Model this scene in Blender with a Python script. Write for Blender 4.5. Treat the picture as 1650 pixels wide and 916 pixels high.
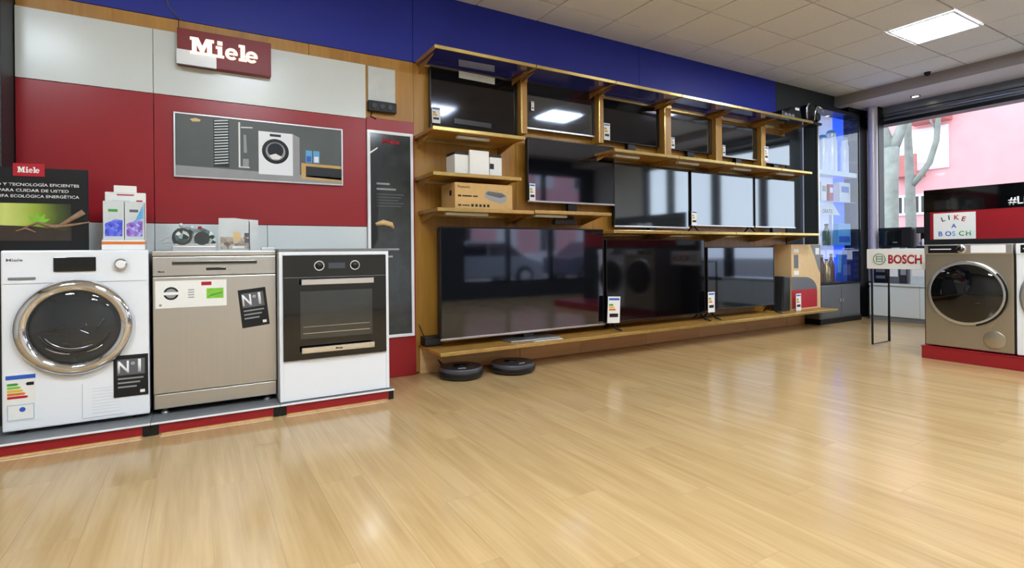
import bpy, math, random
from mathutils import Vector, Matrix
random.seed(7)
SC = bpy.context.scene
for o in list(bpy.data.objects):
    bpy.data.objects.remove(o)
COL = SC.collection
R = math.radians

# ------------------------------------------------------------------ camera
F_PX, W_PX = 859.1, 1650.0
YAW, ROLL, CAM_H = R(59.37), R(-0.56), 0.95
fw = Vector((math.cos(YAW), math.sin(YAW), 0))
rt = Vector((math.sin(YAW), -math.cos(YAW), 0))
dn = Vector((0, 0, -1))
cr = rt * math.cos(ROLL) - dn * math.sin(ROLL)
cd = rt * math.sin(ROLL) + dn * math.cos(ROLL)
cam_data = bpy.data.cameras.new('camera')
cam_data.sensor_width = 36
cam_data.lens = 36 * F_PX / W_PX
cam_data.shift_y = -51.1 / W_PX
cam_data.clip_start = 0.05
cam = bpy.data.objects.new('camera', cam_data)
M = Matrix.Identity(4)
for i in range(3):
    M[i][0], M[i][1], M[i][2] = cr[i], -cd[i], -fw[i]
M[2][3] = CAM_H
cam.matrix_world = M
COL.objects.link(cam)
SC.camera = cam

# ------------------------------------------------------------------ world, exposure
SC.view_settings.view_transform = 'Standard'
SC.view_settings.look = 'None'
SC.view_settings.exposure = 1.0
SC.view_settings.gamma = 1.0
SC.view_settings.use_curve_mapping = False
SC.cycles.use_denoising = True
SC.cycles.max_bounces = 8
SC.cycles.diffuse_bounces = 4
SC.cycles.glossy_bounces = 4
SC.cycles.transmission_bounces = 6
SC.cycles.transparent_max_bounces = 12
SC.cycles.caustics_reflective = False
SC.cycles.caustics_refractive = False
SC.cycles.sample_clamp_indirect = 6.0
world = bpy.data.worlds.new('overcast_sky')
SC.world = world
world.use_nodes = True
wn = world.node_tree
bg = wn.nodes['Background']
bg.inputs['Color'].default_value = (0.86, 0.93, 1.0, 1)
bg.inputs['Strength'].default_value = 1.5

LAMP = 30.0          # ceiling panel luminance

# ------------------------------------------------------------------ materials
MATS = {}
def srgb(r, g, b):
    def c(x):
        x /= 255.0
        return x / 12.92 if x <= 0.04045 else ((x + 0.055) / 1.055) ** 2.4
    return (c(r), c(g), c(b), 1)

def mat(name, col, rough=0.5, metal=0.0, ior=1.45, emit=0, noise=0.0, nscale=20, coat=0.0, bump=0.0, stretch=None, emcol=None, alpha=1.0):
    if name in MATS:
        return MATS[name]
    m = bpy.data.materials.new(name)
    m.use_nodes = True
    nt = m.node_tree
    b = nt.nodes['Principled BSDF']
    c = srgb(*col)
    b.inputs['Base Color'].default_value = c
    b.inputs['Roughness'].default_value = rough
    b.inputs['Metallic'].default_value = metal
    b.inputs['IOR'].default_value = ior
    b.inputs['Coat Weight'].default_value = coat
    b.inputs['Coat Roughness'].default_value = 0.08
    if emit:
        b.inputs['Emission Color'].default_value = srgb(*(emcol or col))
        b.inputs['Emission Strength'].default_value = emit
    if noise or bump:
        tc = nt.nodes.new('ShaderNodeTexCoord')
        mp = nt.nodes.new('ShaderNodeMapping')
        nz = nt.nodes.new('ShaderNodeTexNoise')
        mp.inputs['Scale'].default_value = stretch or (1, 1, 1)
        nz.inputs['Scale'].default_value = nscale
        nz.inputs['Detail'].default_value = 4
        nt.links.new(tc.outputs['Object'], mp.inputs['Vector'])
        nt.links.new(mp.outputs['Vector'], nz.inputs['Vector'])
        if noise:
            rp = nt.nodes.new('ShaderNodeMapRange')
            rp.inputs['From Min'].default_value = 0.25
            rp.inputs['From Max'].default_value = 0.75
            rp.inputs['To Min'].default_value = 1 - noise
            rp.inputs['To Max'].default_value = 1 + noise
            nt.links.new(nz.outputs['Fac'], rp.inputs['Value'])
            mx = nt.nodes.new('ShaderNodeMix')
            mx.data_type = 'RGBA'
            mx.blend_type = 'MULTIPLY'
            mx.inputs['Factor'].default_value = 1
            mx.inputs[6].default_value = c
            nt.links.new(rp.outputs['Result'], mx.inputs[7])
            nt.links.new(mx.outputs[2], b.inputs['Base Color'])
        if bump:
            bp = nt.nodes.new('ShaderNodeBump')
            bp.inputs['Strength'].default_value = bump
            bp.inputs['Distance'].default_value = 0.002
            nt.links.new(nz.outputs['Fac'], bp.inputs['Height'])
            nt.links.new(bp.outputs['Normal'], b.inputs['Normal'])
    MATS[name] = m
    return m

def wood_mat(name, c1, c2, rough, axis, scale=1.0, rnd=True, coat=0.0):
    m = bpy.data.materials.new(name)
    m.use_nodes = True
    nt = m.node_tree
    L = nt.links.new
    b = nt.nodes['Principled BSDF']
    b.inputs['Roughness'].default_value = rough
    b.inputs['Coat Weight'].default_value = coat
    b.inputs['Coat Roughness'].default_value = 0.12
    tc = nt.nodes.new('ShaderNodeTexCoord')
    oi = nt.nodes.new('ShaderNodeObjectInfo')
    ad = nt.nodes.new('ShaderNodeVectorMath')
    ad.operation = 'ADD'
    sc = nt.nodes.new('ShaderNodeVectorMath')
    sc.operation = 'SCALE'
    sc.inputs[0].default_value = (13, 7, 5)
    L(oi.outputs['Random'], sc.inputs['Scale'])
    L(tc.outputs['Object'], ad.inputs[0])
    L(sc.outputs[0], ad.inputs[1])
    mp = nt.nodes.new('ShaderNodeMapping')
    s = [9 * scale] * 3
    s[axis] = 0.8 * scale
    mp.inputs['Scale'].default_value = s
    L(ad.outputs[0], mp.inputs['Vector'])
    nz = nt.nodes.new('ShaderNodeTexNoise')
    nz.inputs['Scale'].default_value = 1.5
    nz.inputs['Detail'].default_value = 6
    nz.inputs['Distortion'].default_value = 0.6
    L(mp.outputs[0], nz.inputs['Vector'])
    mp2 = nt.nodes.new('ShaderNodeMapping')
    s2 = [70 * scale] * 3
    s2[axis] = 2.5 * scale
    mp2.inputs['Scale'].default_value = s2
    L(ad.outputs[0], mp2.inputs['Vector'])
    n2 = nt.nodes.new('ShaderNodeTexNoise')
    n2.inputs['Scale'].default_value = 1.0
    n2.inputs['Detail'].default_value = 3
    L(mp2.outputs[0], n2.inputs['Vector'])
    mxv = nt.nodes.new('ShaderNodeMix')
    mxv.inputs['Factor'].default_value = 0.35
    L(nz.outputs['Fac'], mxv.inputs[2])
    L(n2.outputs['Fac'], mxv.inputs[3])
    cr_ = nt.nodes.new('ShaderNodeValToRGB')
    cr_.color_ramp.elements[0].position = 0.32
    cr_.color_ramp.elements[1].position = 0.62
    cr_.color_ramp.elements[0].color = srgb(*c2)
    cr_.color_ramp.elements[1].color = srgb(*c1)
    L(mxv.outputs[0], cr_.inputs['Fac'])
    hs = nt.nodes.new('ShaderNodeHueSaturation')
    mr = nt.nodes.new('ShaderNodeMapRange')
    mr.inputs['To Min'].default_value = 0.97 if rnd else 1
    mr.inputs['To Max'].default_value = 1.03 if rnd else 1
    L(oi.outputs['Random'], mr.inputs['Value'])
    L(mr.outputs[0], hs.inputs['Value'])
    L(cr_.outputs['Color'], hs.inputs['Color'])
    L(hs.outputs['Color'], b.inputs['Base Color'])
    MATS[name] = m
    return m

def glass_mat(name, tint=(0.95, 0.97, 1.0), refl=1.0):
    m = bpy.data.materials.new(name)
    m.use_nodes = True
    nt = m.node_tree
    nt.nodes.remove(nt.nodes['Principled BSDF'])
    out = nt.nodes['Material Output']
    tr = nt.nodes.new('ShaderNodeBsdfTransparent')
    tr.inputs['Color'].default_value = (*tint, 1)
    gl = nt.nodes.new('ShaderNodeBsdfGlossy')
    gl.inputs['Roughness'].default_value = 0.01
    fr = nt.nodes.new('ShaderNodeFresnel')
    fr.inputs['IOR'].default_value = 1.45
    mu = nt.nodes.new('ShaderNodeMath')
    mu.operation = 'MULTIPLY'
    mu.inputs[1].default_value = refl
    mx = nt.nodes.new('ShaderNodeMixShader')
    nt.links.new(fr.outputs[0], mu.inputs[0])
    ge = nt.nodes.new('ShaderNodeNewGeometry')      # only the outer face of a pane reflects
    inv = nt.nodes.new('ShaderNodeMath')
    inv.operation = 'SUBTRACT'
    inv.inputs[0].default_value = 1.0
    m2 = nt.nodes.new('ShaderNodeMath')
    m2.operation = 'MULTIPLY'
    nt.links.new(ge.outputs['Backfacing'], inv.inputs[1])
    nt.links.new(mu.outputs[0], m2.inputs[0])
    nt.links.new(inv.outputs[0], m2.inputs[1])
    nt.links.new(m2.outputs[0], mx.inputs[0])
    nt.links.new(tr.outputs[0], mx.inputs[1])
    nt.links.new(gl.outputs[0], mx.inputs[2])
    nt.links.new(mx.outputs[0], out.inputs['Surface'])
    MATS[name] = m
    return m

def grad_mat(name, stops, axis=2, rough=0.4, size=1.0, blotch=0.0, emit=0.0, lo=0.0):
    """printed picture: colour ramp along an object axis (0..size) with soft blotches"""
    m = bpy.data.materials.new(name)
    m.use_nodes = True
    nt = m.node_tree
    L = nt.links.new
    b = nt.nodes['Principled BSDF']
    b.inputs['Roughness'].default_value = rough
    tc = nt.nodes.new('ShaderNodeTexCoord')
    sp = nt.nodes.new('ShaderNodeSeparateXYZ')
    L(tc.outputs['Object'], sp.inputs[0])
    mr = nt.nodes.new('ShaderNodeMapRange')
    mr.inputs['From Min'].default_value = lo
    mr.inputs['From Max'].default_value = size
    L(sp.outputs[axis], mr.inputs['Value'])
    val = mr.outputs[0]
    if blotch:
        nz = nt.nodes.new('ShaderNodeTexNoise')
        nz.inputs['Scale'].default_value = 9
        nz.inputs['Detail'].default_value = 3
        L(tc.outputs['Object'], nz.inputs['Vector'])
        ma = nt.nodes.new('ShaderNodeMath')
        ma.operation = 'MULTIPLY_ADD'
        ma.inputs[1].default_value = blotch
        L(nz.outputs['Fac'], ma.inputs[0])
        su = nt.nodes.new('ShaderNodeMath')
        su.operation = 'SUBTRACT'
        su.inputs[1].default_value = blotch * 0.5
        L(val, su.inputs[0])
        L(su.outputs[0], ma.inputs[2])
        val = ma.outputs[0]
    cr_ = nt.nodes.new('ShaderNodeValToRGB')
    el = cr_.color_ramp.elements
    el[0].position, el[0].color = stops[0][0], srgb(*stops[0][1])
    el[1].position, el[1].color = stops[-1][0], srgb(*stops[-1][1])
    for p, c in stops[1:-1]:
        e = el.new(p)
        e.color = srgb(*c)
    L(val, cr_.inputs['Fac'])
    L(cr_.outputs['Color'], b.inputs['Base Color'])
    if emit:
        L(cr_.outputs['Color'], b.inputs['Emission Color'])
        b.inputs['Emission Strength'].default_value = emit
    MATS[name] = m
    return m

def speckle_mat(name, cols, scale=30, rough=0.5, metal=0.0):
    """printed photograph of crowded small things: cells of a few colours"""
    m = bpy.data.materials.new(name)
    m.use_nodes = True
    nt = m.node_tree
    L = nt.links.new
    b = nt.nodes['Principled BSDF']
    b.inputs['Roughness'].default_value = rough
    b.inputs['Metallic'].default_value = metal
    tc = nt.nodes.new('ShaderNodeTexCoord')
    vo = nt.nodes.new('ShaderNodeTexVoronoi')
    vo.inputs['Scale'].default_value = scale
    L(tc.outputs['Object'], vo.inputs['Vector'])
    sp = nt.nodes.new('ShaderNodeSeparateColor')
    L(vo.outputs['Color'], sp.inputs[0])
    cr_ = nt.nodes.new('ShaderNodeValToRGB')
    el = cr_.color_ramp.elements
    n = len(cols)
    el[0].position, el[0].color = 0.0, srgb(*cols[0])
    el[1].position, el[1].color = 0.95, srgb(*cols[-1])
    for i, c in enumerate(cols[1:-1]):
        e = el.new((i + 1) / (n - 1) * 0.95)
        e.color = srgb(*c)
    L(sp.outputs[0], cr_.inputs['Fac'])
    L(cr_.outputs['Color'], b.inputs['Base Color'])
    MATS[name] = m
    return m

wood_mat('oak_floor', (197, 166, 119), (177, 144, 97), 0.16, 1, 1.0, coat=0.0)
wood_mat('honey_wood', (186, 138, 58), (160, 112, 42), 0.38, 2, 0.8)
wood_mat('shelf_wood', (176, 132, 62), (146, 102, 40), 0.35, 0, 0.8)
wood_mat('pale_wood', (224, 186, 136), (206, 164, 112), 0.45, 0, 0.8)
mat('blue_paint', (28, 44, 158), 0.45, noise=0.03, nscale=3)
mat('dark_paint', (48, 54, 58), 0.5, noise=0.05, nscale=3)
mat('pillar_paint', (40, 44, 48), 0.5, noise=0.05, nscale=3)
mat('red_laminate', (150, 26, 36), 0.28, noise=0.03, nscale=2)
mat('white_laminate', (214, 222, 222), 0.22, noise=0.02, nscale=2)
mat('wall_white', (208, 206, 200), 0.7, noise=0.03, nscale=3)
mat('tile_white', (232, 235, 238), 0.85, noise=0.05, nscale=60, bump=0.3)
mat('grid_grey', (150, 144, 136), 0.7, noise=0.03)
mat('soffit_white', (220, 216, 222), 0.6, noise=0.02, nscale=4)
mat('beam_grey', (150, 144, 146), 0.6, noise=0.02, nscale=4)
mat('enamel_white', (236, 240, 246), 0.25, noise=0.01, nscale=2, coat=0.3)
mat('paper_white', (236, 236, 232), 0.6, noise=0.02, nscale=40)
mat('chrome', (225, 225, 228), 0.08, 1.0, noise=0.02, nscale=5)
mat('dark_chrome', (90, 94, 98), 0.12, 1.0, noise=0.05, nscale=9)
mat('steel', (200, 198, 194), 0.33, 0.92, noise=0.025, nscale=4, stretch=(40, 1, 0.4))
mat('steel_dark', (120, 118, 112), 0.35, 0.9, noise=0.05, nscale=4)
mat('alu', (200, 202, 204), 0.3, 0.9, noise=0.03, nscale=20)
mat('champagne_steel', (176, 168, 150), 0.32, 0.85, noise=0.04, nscale=4, stretch=(1, 1, 0.3))
mat('brass', (206, 180, 112), 0.26, 0.85, noise=0.08, nscale=14)
mat('black_glass', (6, 7, 9), 0.04, ior=1.6, noise=0.05, nscale=3)
mat('tv_screen', (8, 9, 13), 0.05, ior=2.3, noise=0.05, nscale=2)
mat('tv_screen_gloss', (8, 10, 14), 0.06, ior=3.1, noise=0.05, nscale=2)
mat('tv_screen_dull', (8, 8, 10), 0.07, ior=1.55, noise=0.05, nscale=2)
for _n, _t in (('tv_screen', (.72, .80, 1.0, 1)), ('tv_screen_gloss', (.84, .92, 1.0, 1)), ('tv_screen_dull', (.8, .82, 1.0, 1))):
    MATS[_n].node_tree.nodes['Principled BSDF'].inputs['Specular Tint'].default_value = _t
mat('tv_black', (14, 14, 16), 0.3, noise=0.1, nscale=30)
mat('black_plastic', (18, 18, 20), 0.4, noise=0.1, nscale=40)
mat('charcoal_plastic', (44, 46, 50), 0.32, noise=0.1, nscale=30)
mat('grey_metal', (96, 100, 106), 0.4, noise=0.04, nscale=8)
mat('grey_board', (120, 122, 124), 0.35, noise=0.04, nscale=8)
mat('dark_metal', (30, 32, 36), 0.35, 0.6, noise=0.06, nscale=15)
mat('drum_dark', (70, 74, 78), 0.28, 0.8, noise=0.1, nscale=5)
mat('lamp_white', (232, 244, 255), 0.5, emit=LAMP, noise=0.01)
mat('downlight', (255, 236, 200), 0.5, emit=12, noise=0.01)
mat('sign_letter', (255, 246, 228), 0.5, emit=0.35, noise=0.01)
mat('print_white', (238, 238, 238), 0.5, noise=0.02)
mat('print_grey', (150, 152, 154), 0.5, noise=0.04)
mat('print_black', (18, 20, 24), 0.4, noise=0.08)
mat('print_red', (176, 22, 40), 0.45, noise=0.04)
mat('print_blue', (44, 92, 190), 0.5, noise=0.08, nscale=30)
mat('print_cyan', (98, 170, 220), 0.5, noise=0.1, nscale=30)
mat('print_green', (70, 150, 70), 0.5, noise=0.1, nscale=30)
mat('print_yellow', (226, 190, 60), 0.5, noise=0.05)
mat('print_orange', (220, 120, 50), 0.5, noise=0.05)
mat('print_lime', (130, 196, 60), 0.5, noise=0.15, nscale=40)
mat('bark_print', (146, 116, 92), 0.6, noise=0.3, nscale=60)
mat('carton', (202, 164, 104), 0.65, noise=0.06, nscale=30)
mat('carton_tan', (222, 190, 140), 0.6, noise=0.05, nscale=20)
mat('logo_green', (120, 150, 124), 0.5, noise=0.03)
mat('pink_render', (238, 178, 182), 0.85, noise=0.06, nscale=2)
mat('pink_dark', (196, 124, 120), 0.85, noise=0.08, nscale=3)
mat('shutter_white', (238, 238, 240), 0.6, noise=0.03)
mat('bark_pale', (150, 156, 150), 0.9, noise=0.22, nscale=6, bump=0.5)
mat('asphalt', (120, 118, 118), 0.9, noise=0.1, nscale=6)
mat('pavement', (176, 172, 166), 0.9, noise=0.08, nscale=4)
mat('car_blue', (50, 70, 140), 0.25, noise=0.03, coat=0.5)
mat('car_grey', (150, 154, 160), 0.25, noise=0.03, coat=0.5)
mat('car_red', (70, 74, 92), 0.25, noise=0.03, coat=0.5)
mat('tyre', (22, 22, 22), 0.8, noise=0.1)
mat('bottle_brown', (104, 62, 34), 0.18, noise=0.15, nscale=20, coat=0.4)
mat('bottle_green', (86, 110, 84), 0.2, noise=0.15, nscale=20, coat=0.4)
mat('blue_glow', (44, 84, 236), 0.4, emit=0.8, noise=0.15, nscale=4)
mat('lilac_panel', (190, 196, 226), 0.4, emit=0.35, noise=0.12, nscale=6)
mat('frost', (206, 212, 212), 0.3, noise=0.08, nscale=12)
mat('shutter_housing', (110, 118, 126), 0.3, 0.3, noise=0.08, nscale=6)
mat('white_led', (255, 246, 230), 0.5, emit=2.2, noise=0.01)
glass_mat('window_glass', (0.97, 0.985, 1.0))
glass_mat('case_glass', (0.90, 0.94, 1.0), 1.3)
glass_mat('smoked_glass', (0.58, 0.54, 0.56), 2.2)
glass_mat('clear_plastic', (0.93, 0.95, 0.95), 1.5)

# ------------------------------------------------------------------ mesh builder
class MB:
    def __init__(s):
        s.v, s.f, s.sm = [], [], []
    def add(s, vs, fs, smooth=False):
        n = len(s.v)
        s.v += [tuple(p) for p in vs]
        for f in fs:
            s.f.append([i + n for i in f])
            s.sm.append(smooth)
        return s
    def box(s, x0, x1, y0, y1, z0, z1):
        x0, x1 = min(x0, x1), max(x0, x1)
        y0, y1 = min(y0, y1), max(y0, y1)
        z0, z1 = min(z0, z1), max(z0, z1)
        v = [(x0, y0, z0), (x1, y0, z0), (x1, y1, z0), (x0, y1, z0), (x0, y0, z1), (x1, y0, z1), (x1, y1, z1), (x0, y1, z1)]
        return s.add(v, [(0, 3, 2, 1), (4, 5, 6, 7), (0, 1, 5, 4), (1, 2, 6, 5), (2, 3, 7, 6), (3, 0, 4, 7)])
    def prism(s, poly, axis, a, b):
        """poly in the two other axes (in x,y,z order), extruded along axis a..b"""
        def P(p, t):
            q = list(p)
            q.insert(axis, t)
            return q
        n = len(poly)
        v = [P(p, a) for p in poly] + [P(p, b) for p in poly]
        f = [list(range(n)), list(range(2 * n - 1, n - 1, -1))]
        f += [(i, i + n, (i + 1) % n + n, (i + 1) % n) for i in range(n)]
        return s.add(v, f)
    def rev(s, prof, c, axis=2, n=32, smooth=True, cap=True):
        """revolve profile [(r, t)] about axis through c"""
        o = [i for i in range(3) if i != axis]
        v, f = [], []
        for r, t in prof:
            for k in range(n):
                a = 2 * math.pi * k / n
                p = [0, 0, 0]
                p[o[0]] = c[o[0]] + r * math.cos(a)
                p[o[1]] = c[o[1]] + r * math.sin(a)
                p[axis] = c[axis] + t
                v.append(p)
        m = len(prof)
        for j in range(m - 1):
            for k in range(n):
                f.append((j * n + k, j * n + (k + 1) % n, (j + 1) * n + (k + 1) % n, (j + 1) * n + k))
        s.add(v, f, smooth)
        if cap:
            for j in (0, m - 1):
                if prof[j][0] > 1e-6:
                    s.add([v[j * n + k] for k in range(n)], [list(range(n))])
        return s
    def tube(s, path, r, n=8, smooth=True):
        path = [Vector(p) for p in path]
        rs = r if isinstance(r, (list, tuple)) else [r] * len(path)
        v, f = [], []
        up = Vector((0.13, 0.21, 0.97))
        for i, p in enumerate(path):
            d = (path[min(i + 1, len(path) - 1)] - path[max(i - 1, 0)]).normalized()
            a = d.cross(up)
            if a.length < 1e-3:
                a = d.cross(Vector((1, 0, 0)))
            a.normalize()
            b = d.cross(a)
            for k in range(n):
                t = 2 * math.pi * k / n
                v.append(p + (a * math.cos(t) + b * math.sin(t)) * rs[i])
        for i in range(len(path) - 1):
            for k in range(n):
                f.append((i * n + k, i * n + (k + 1) % n, (i + 1) * n + (k + 1) % n, (i + 1) * n + k))
        f.append(list(range(n)))
        f.append(list(range((len(path) - 1) * n, len(path) * n)))
        return s.add(v, f, smooth)
    def frame(s, x0, x1, z0, z1, w, y0, y1):
        """rectangular ring in the xz plane"""
        s.box(x0, x1, y0, y1, z1 - w, z1)
        s.box(x0, x1, y0, y1, z0, z0 + w)
        s.box(x0, x0 + w, y0, y1, z0 + w, z1 - w)
        s.box(x1 - w, x1, y0, y1, z0 + w, z1 - w)
        return s
    def xform(s, mtx):
        s.v = [tuple(mtx @ Vector(p)) for p in s.v]
        return s
    def mesh(s, name, material):
        me = bpy.data.meshes.new(name)
        me.from_pydata(s.v, [], s.f)
        me.validate()
        me.polygons.foreach_set('use_smooth', s.sm[:len(me.polygons)] if len(s.sm) == len(me.polygons) else [False] * len(me.polygons))
        me.materials.append(MATS[material])
        me.update()
        import bmesh
        bm = bmesh.new()
        bm.from_mesh(me)
        bmesh.ops.recalc_face_normals(bm, faces=bm.faces)
        bm.to_mesh(me)
        bm.free()
        return me
    def build(s, name, material, parent=None, bevel=0.0, seg=2):
        o = bpy.data.objects.new(name, s.mesh(name, material))
        COL.objects.link(o)
        if parent:
            o.parent = parent
        if bevel:
            b = o.modifiers.new('bevel', 'BEVEL')
            b.width = bevel
            b.segments = seg
            b.limit_method = 'ANGLE'
            b.angle_limit = R(40)
        return o

def empty(name, loc=(0, 0, 0), rz=0.0):
    o = bpy.data.objects.new(name, None)
    o.empty_display_size = 0.1
    COL.objects.link(o)
    o.location = loc
    o.rotation_euler = (0, 0, rz)
    return o

def tag(o, label, cat, group=None):
    o['label'] = label
    o['category'] = cat
    if group:
        o['group'] = group
    return o

def struct(o, label=None):
    o['kind'] = 'structure'
    if label:
        o['label'] = label
    return o

def copy_tree(o, parent=None):
    c = o.copy()
    COL.objects.link(c)
    c.parent = parent
    for ch in list(o.children):
        copy_tree(ch, c)
    return c

def place(mesh, name, parent, loc, rz=0.0):
    o = bpy.data.objects.new(name, mesh)
    COL.objects.link(o)
    o.parent = parent
    o.location = loc
    o.rotation_euler = (0, 0, rz)
    return o

def text(name, s, h, material, parent, loc, bold=0.0, depth=0.0006, width=None, rot=0.0, align='LEFT', spacing=1.0):
    """flat lettering facing local -Y, letters h tall, baseline-left at loc"""
    cu = bpy.data.curves.new(name, 'FONT')
    cu.body = s
    cu.size = 1.0
    cu.align_x = 'LEFT'
    cu.space_character = spacing
    cu.offset = bold
    cu.extrude = 0.0
    cu.resolution_u = 3
    tmp = bpy.data.objects.new(name, cu)
    COL.objects.link(tmp)
    dg = bpy.context.evaluated_depsgraph_get()
    me = bpy.data.meshes.new_from_object(tmp.evaluated_get(dg))
    bpy.data.objects.remove(tmp)
    xs = [v.co.x for v in me.vertices] or [0, 1]
    w0 = max(xs) - min(xs)
    k = h / 0.69
    kx = (width / w0) if width else k
    x0 = min(xs)
    off = {'LEFT': 0, 'CENTER': -w0 * kx / 2, 'RIGHT': -w0 * kx}[align]
    for v in me.vertices:
        v.co = Vector(((v.co.x - x0) * kx + off, 0, v.co.y * k))
    me.materials.clear()
    me.materials.append(MATS[material])
    o = bpy.data.objects.new(name, me)
    COL.objects.link(o)
    o.parent = parent
    o.location = loc
    o.rotation_euler = (0, rot, 0)
    if depth:
        m = o.modifiers.new('thick', 'SOLIDIFY')
        m.thickness = depth
        m.offset = 0
    return o

def slab_wordmark(name, material, parent, x0, z0, w, h, y, th):
    """heavy slab-serif word, five letters, as extruded relief facing -Y"""
    root = None
    S = w / 5.05
    def poly(mb, pts, ox):
        mb.prism([(x0 + (ox + px) * S, z0 + pz * h) for px, pz in pts], 1, y - th, y)
    def glyph_M(mb, ox):
        poly(mb, [(0, 0), (.62, 0), (.62, .16), (.48, .16), (.48, .62), (.80, .05), (.92, .05), (.92, .05), (1.02, .3), (.60, 1.0), (0, 1.0), (0, .84), (.14, .84), (.14, .16), (0, .16)], ox)
        poly(mb, [(.80, .05), (.92, .05), (1.22, .62), (1.22, .16), (1.08, .16), (1.08, 0), (1.74, 0), (1.74, .16), (1.58, .16), (1.58, .84), (1.74, .84), (1.74, 1.0), (1.14, 1.0), (.78, .35)], ox)
    def glyph_stem(mb, ox, top):
        poly(mb, [(0, 0), (.62, 0), (.62, .15), (.48, .15), (.48, top), (0, top), (0, top - .14), (.14, top - .14), (.14, .15), (0, .15)], ox)
    def glyph_e(mb, ox):
        cx, cz, ro, rz = ox + .48, .34, .48, .36
        pts = []
        n = 20
        for i in range(n + 1):
            a = R(0 + 318 * i / n)
            pts.append((cx + ro * math.cos(a), cz + rz * math.sin(a)))
        for i in range(n, -1, -1):
            a = R(8 + 310 * i / n)
            pts.append((cx + ro * .52 * math.cos(a), cz + rz * .55 * math.sin(a)))
        for i in range(n):
            q = [pts[i], pts[i + 1], pts[2 * n - i], pts[2 * n + 1 - i]]
            poly(mb, q, 0)
        poly(mb, [(cx - .3, cz - .04), (cx + .46, cz - .04), (cx + .46, cz + .06), (cx - .3, cz + .06)], 0)
    out = []
    for k, (kind, ox) in enumerate((('M', 0), ('i', 1.86), ('e', 2.55), ('l', 3.58), ('e', 4.10))):
        mb = MB()
        if kind == 'M':
            glyph_M(mb, ox)
        elif kind == 'i':
            glyph_stem(mb, ox, .68)
            poly(mb, [(.12, .78), (.50, .78), (.50, 1.0), (.12, 1.0)], ox)
        elif kind == 'l':
            glyph_stem(mb, ox, 1.0)
        else:
            glyph_e(mb, ox)
        out.append(mb.build(name, material, parent))
    return out

# =================================================================== THE SETTING
CEIL = 3.03
X_BACK, X_END, Y_OPP, Y_WALL = -3.2, 8.2, -2.2, 4.03

# floor --------------------------------------------------------------
floor = struct(MB().box(X_BACK - .1, X_END + .1, Y_OPP - .1, Y_WALL + .1, -0.10, -0.004).build('floor', 'oak_floor'), 'oak laminate floor laid in long planks')
PW, PL = 0.192, 1.28
pm = MB().box(-PW / 2 + .0003, PW / 2 - .0003, -PL / 2 + .0003, PL / 2 - .0003, -0.004, 0.0).mesh('plank', 'oak_floor')
x = -1.4
ci = 0
while x < 7.86:
    off = (0.0, 0.43, 0.86, 0.21, 0.64)[ci % 5]
    y = -0.9 + off
    while y - PL / 2 < Y_WALL - 0.05:
        place(pm, 'plank', floor, (x, y, 0), math.pi if random.random() < .5 else 0)
        y += PL
    x += PW
    ci += 1

# ceiling --------------------------------------------------------------
TX, TY = 0.612, 0.545
ceiling = struct(MB().box(X_BACK - .1, 7.53, Y_OPP - .1, Y_WALL + .1, CEIL + .012, CEIL + .12).build('ceiling', 'grid_grey'), 'suspended ceiling of square white tiles in a grid')
tm = MB().box(-TX / 2 + .007, TX / 2 - .007, -TY / 2 + .007, TY / 2 - .007, 0, .012).mesh('ceiling_tile', 'tile_white')
tm_edge = MB().box(-TX / 2 + .007, TX / 2 - .007, -.165, .165, 0, .012).mesh('ceiling_tile', 'tile_white')
lights = {(5, 2), (3, 4), (0, 5), (-4, 4), (-7, 4), (-4, 7), (-1, 8)}  # leftmost panel is out of view, added to brighten the appliances
def cell(i, j):
    return 2.655 + TX * i + TX / 2, 3.655 - TY * j - TY / 2
for i in range(-9, 8):
    cx, _ = cell(i, 0)
    if cx + TX / 2 > 7.56:
        continue
    place(tm_edge, 'ceiling_tile', ceiling, (cx, 3.655 + .178, CEIL))
    for j in range(0, 11):
        if (i, j) in lights:
            continue
        cx, cy = cell(i, j)
        if cy < Y_OPP + .2:
            continue
        place(tm, 'ceiling_tile', ceiling, (cx, cy, CEIL))
light_labels = {(5, 2): 'square recessed ceiling light panel near the shop window'}
for (i, j) in sorted(lights):
    cx, cy = cell(i, j)
    r = empty('ceiling_light', (cx, cy, CEIL))
    MB().frame(-TX / 2 + .01, TX / 2 - .01, -TY / 2 + .01, TY / 2 - .01, .02, -.001, .011).xform(Matrix.Rotation(R(-90), 4, 'X')).build('frame', 'enamel_white', r).location.z = .001
    MB().box(-TX / 2 + .03, TX / 2 - .03, -TY / 2 + .03, TY / 2 - .03, 0, .008).build('diffuser', 'lamp_white', r)
    tag(r, light_labels.get((i, j), 'square recessed ceiling light panel out of view, the leftmost one added to brighten the appliances'), 'ceiling light', 'ceiling light panels')

# beam and soffit by the window
struct(MB().box(7.53, 7.55, Y_OPP, Y_WALL, 2.9, CEIL + .1).build('trim_1', 'beam_grey'), 'grey step where the tiled ceiling drops to the soffit')
struct(MB().box(7.55, X_END + .3, Y_OPP, Y_WALL, 2.9, 3.1).build('trim_2', 'soffit_white'), 'white soffit above the shop window')

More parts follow.
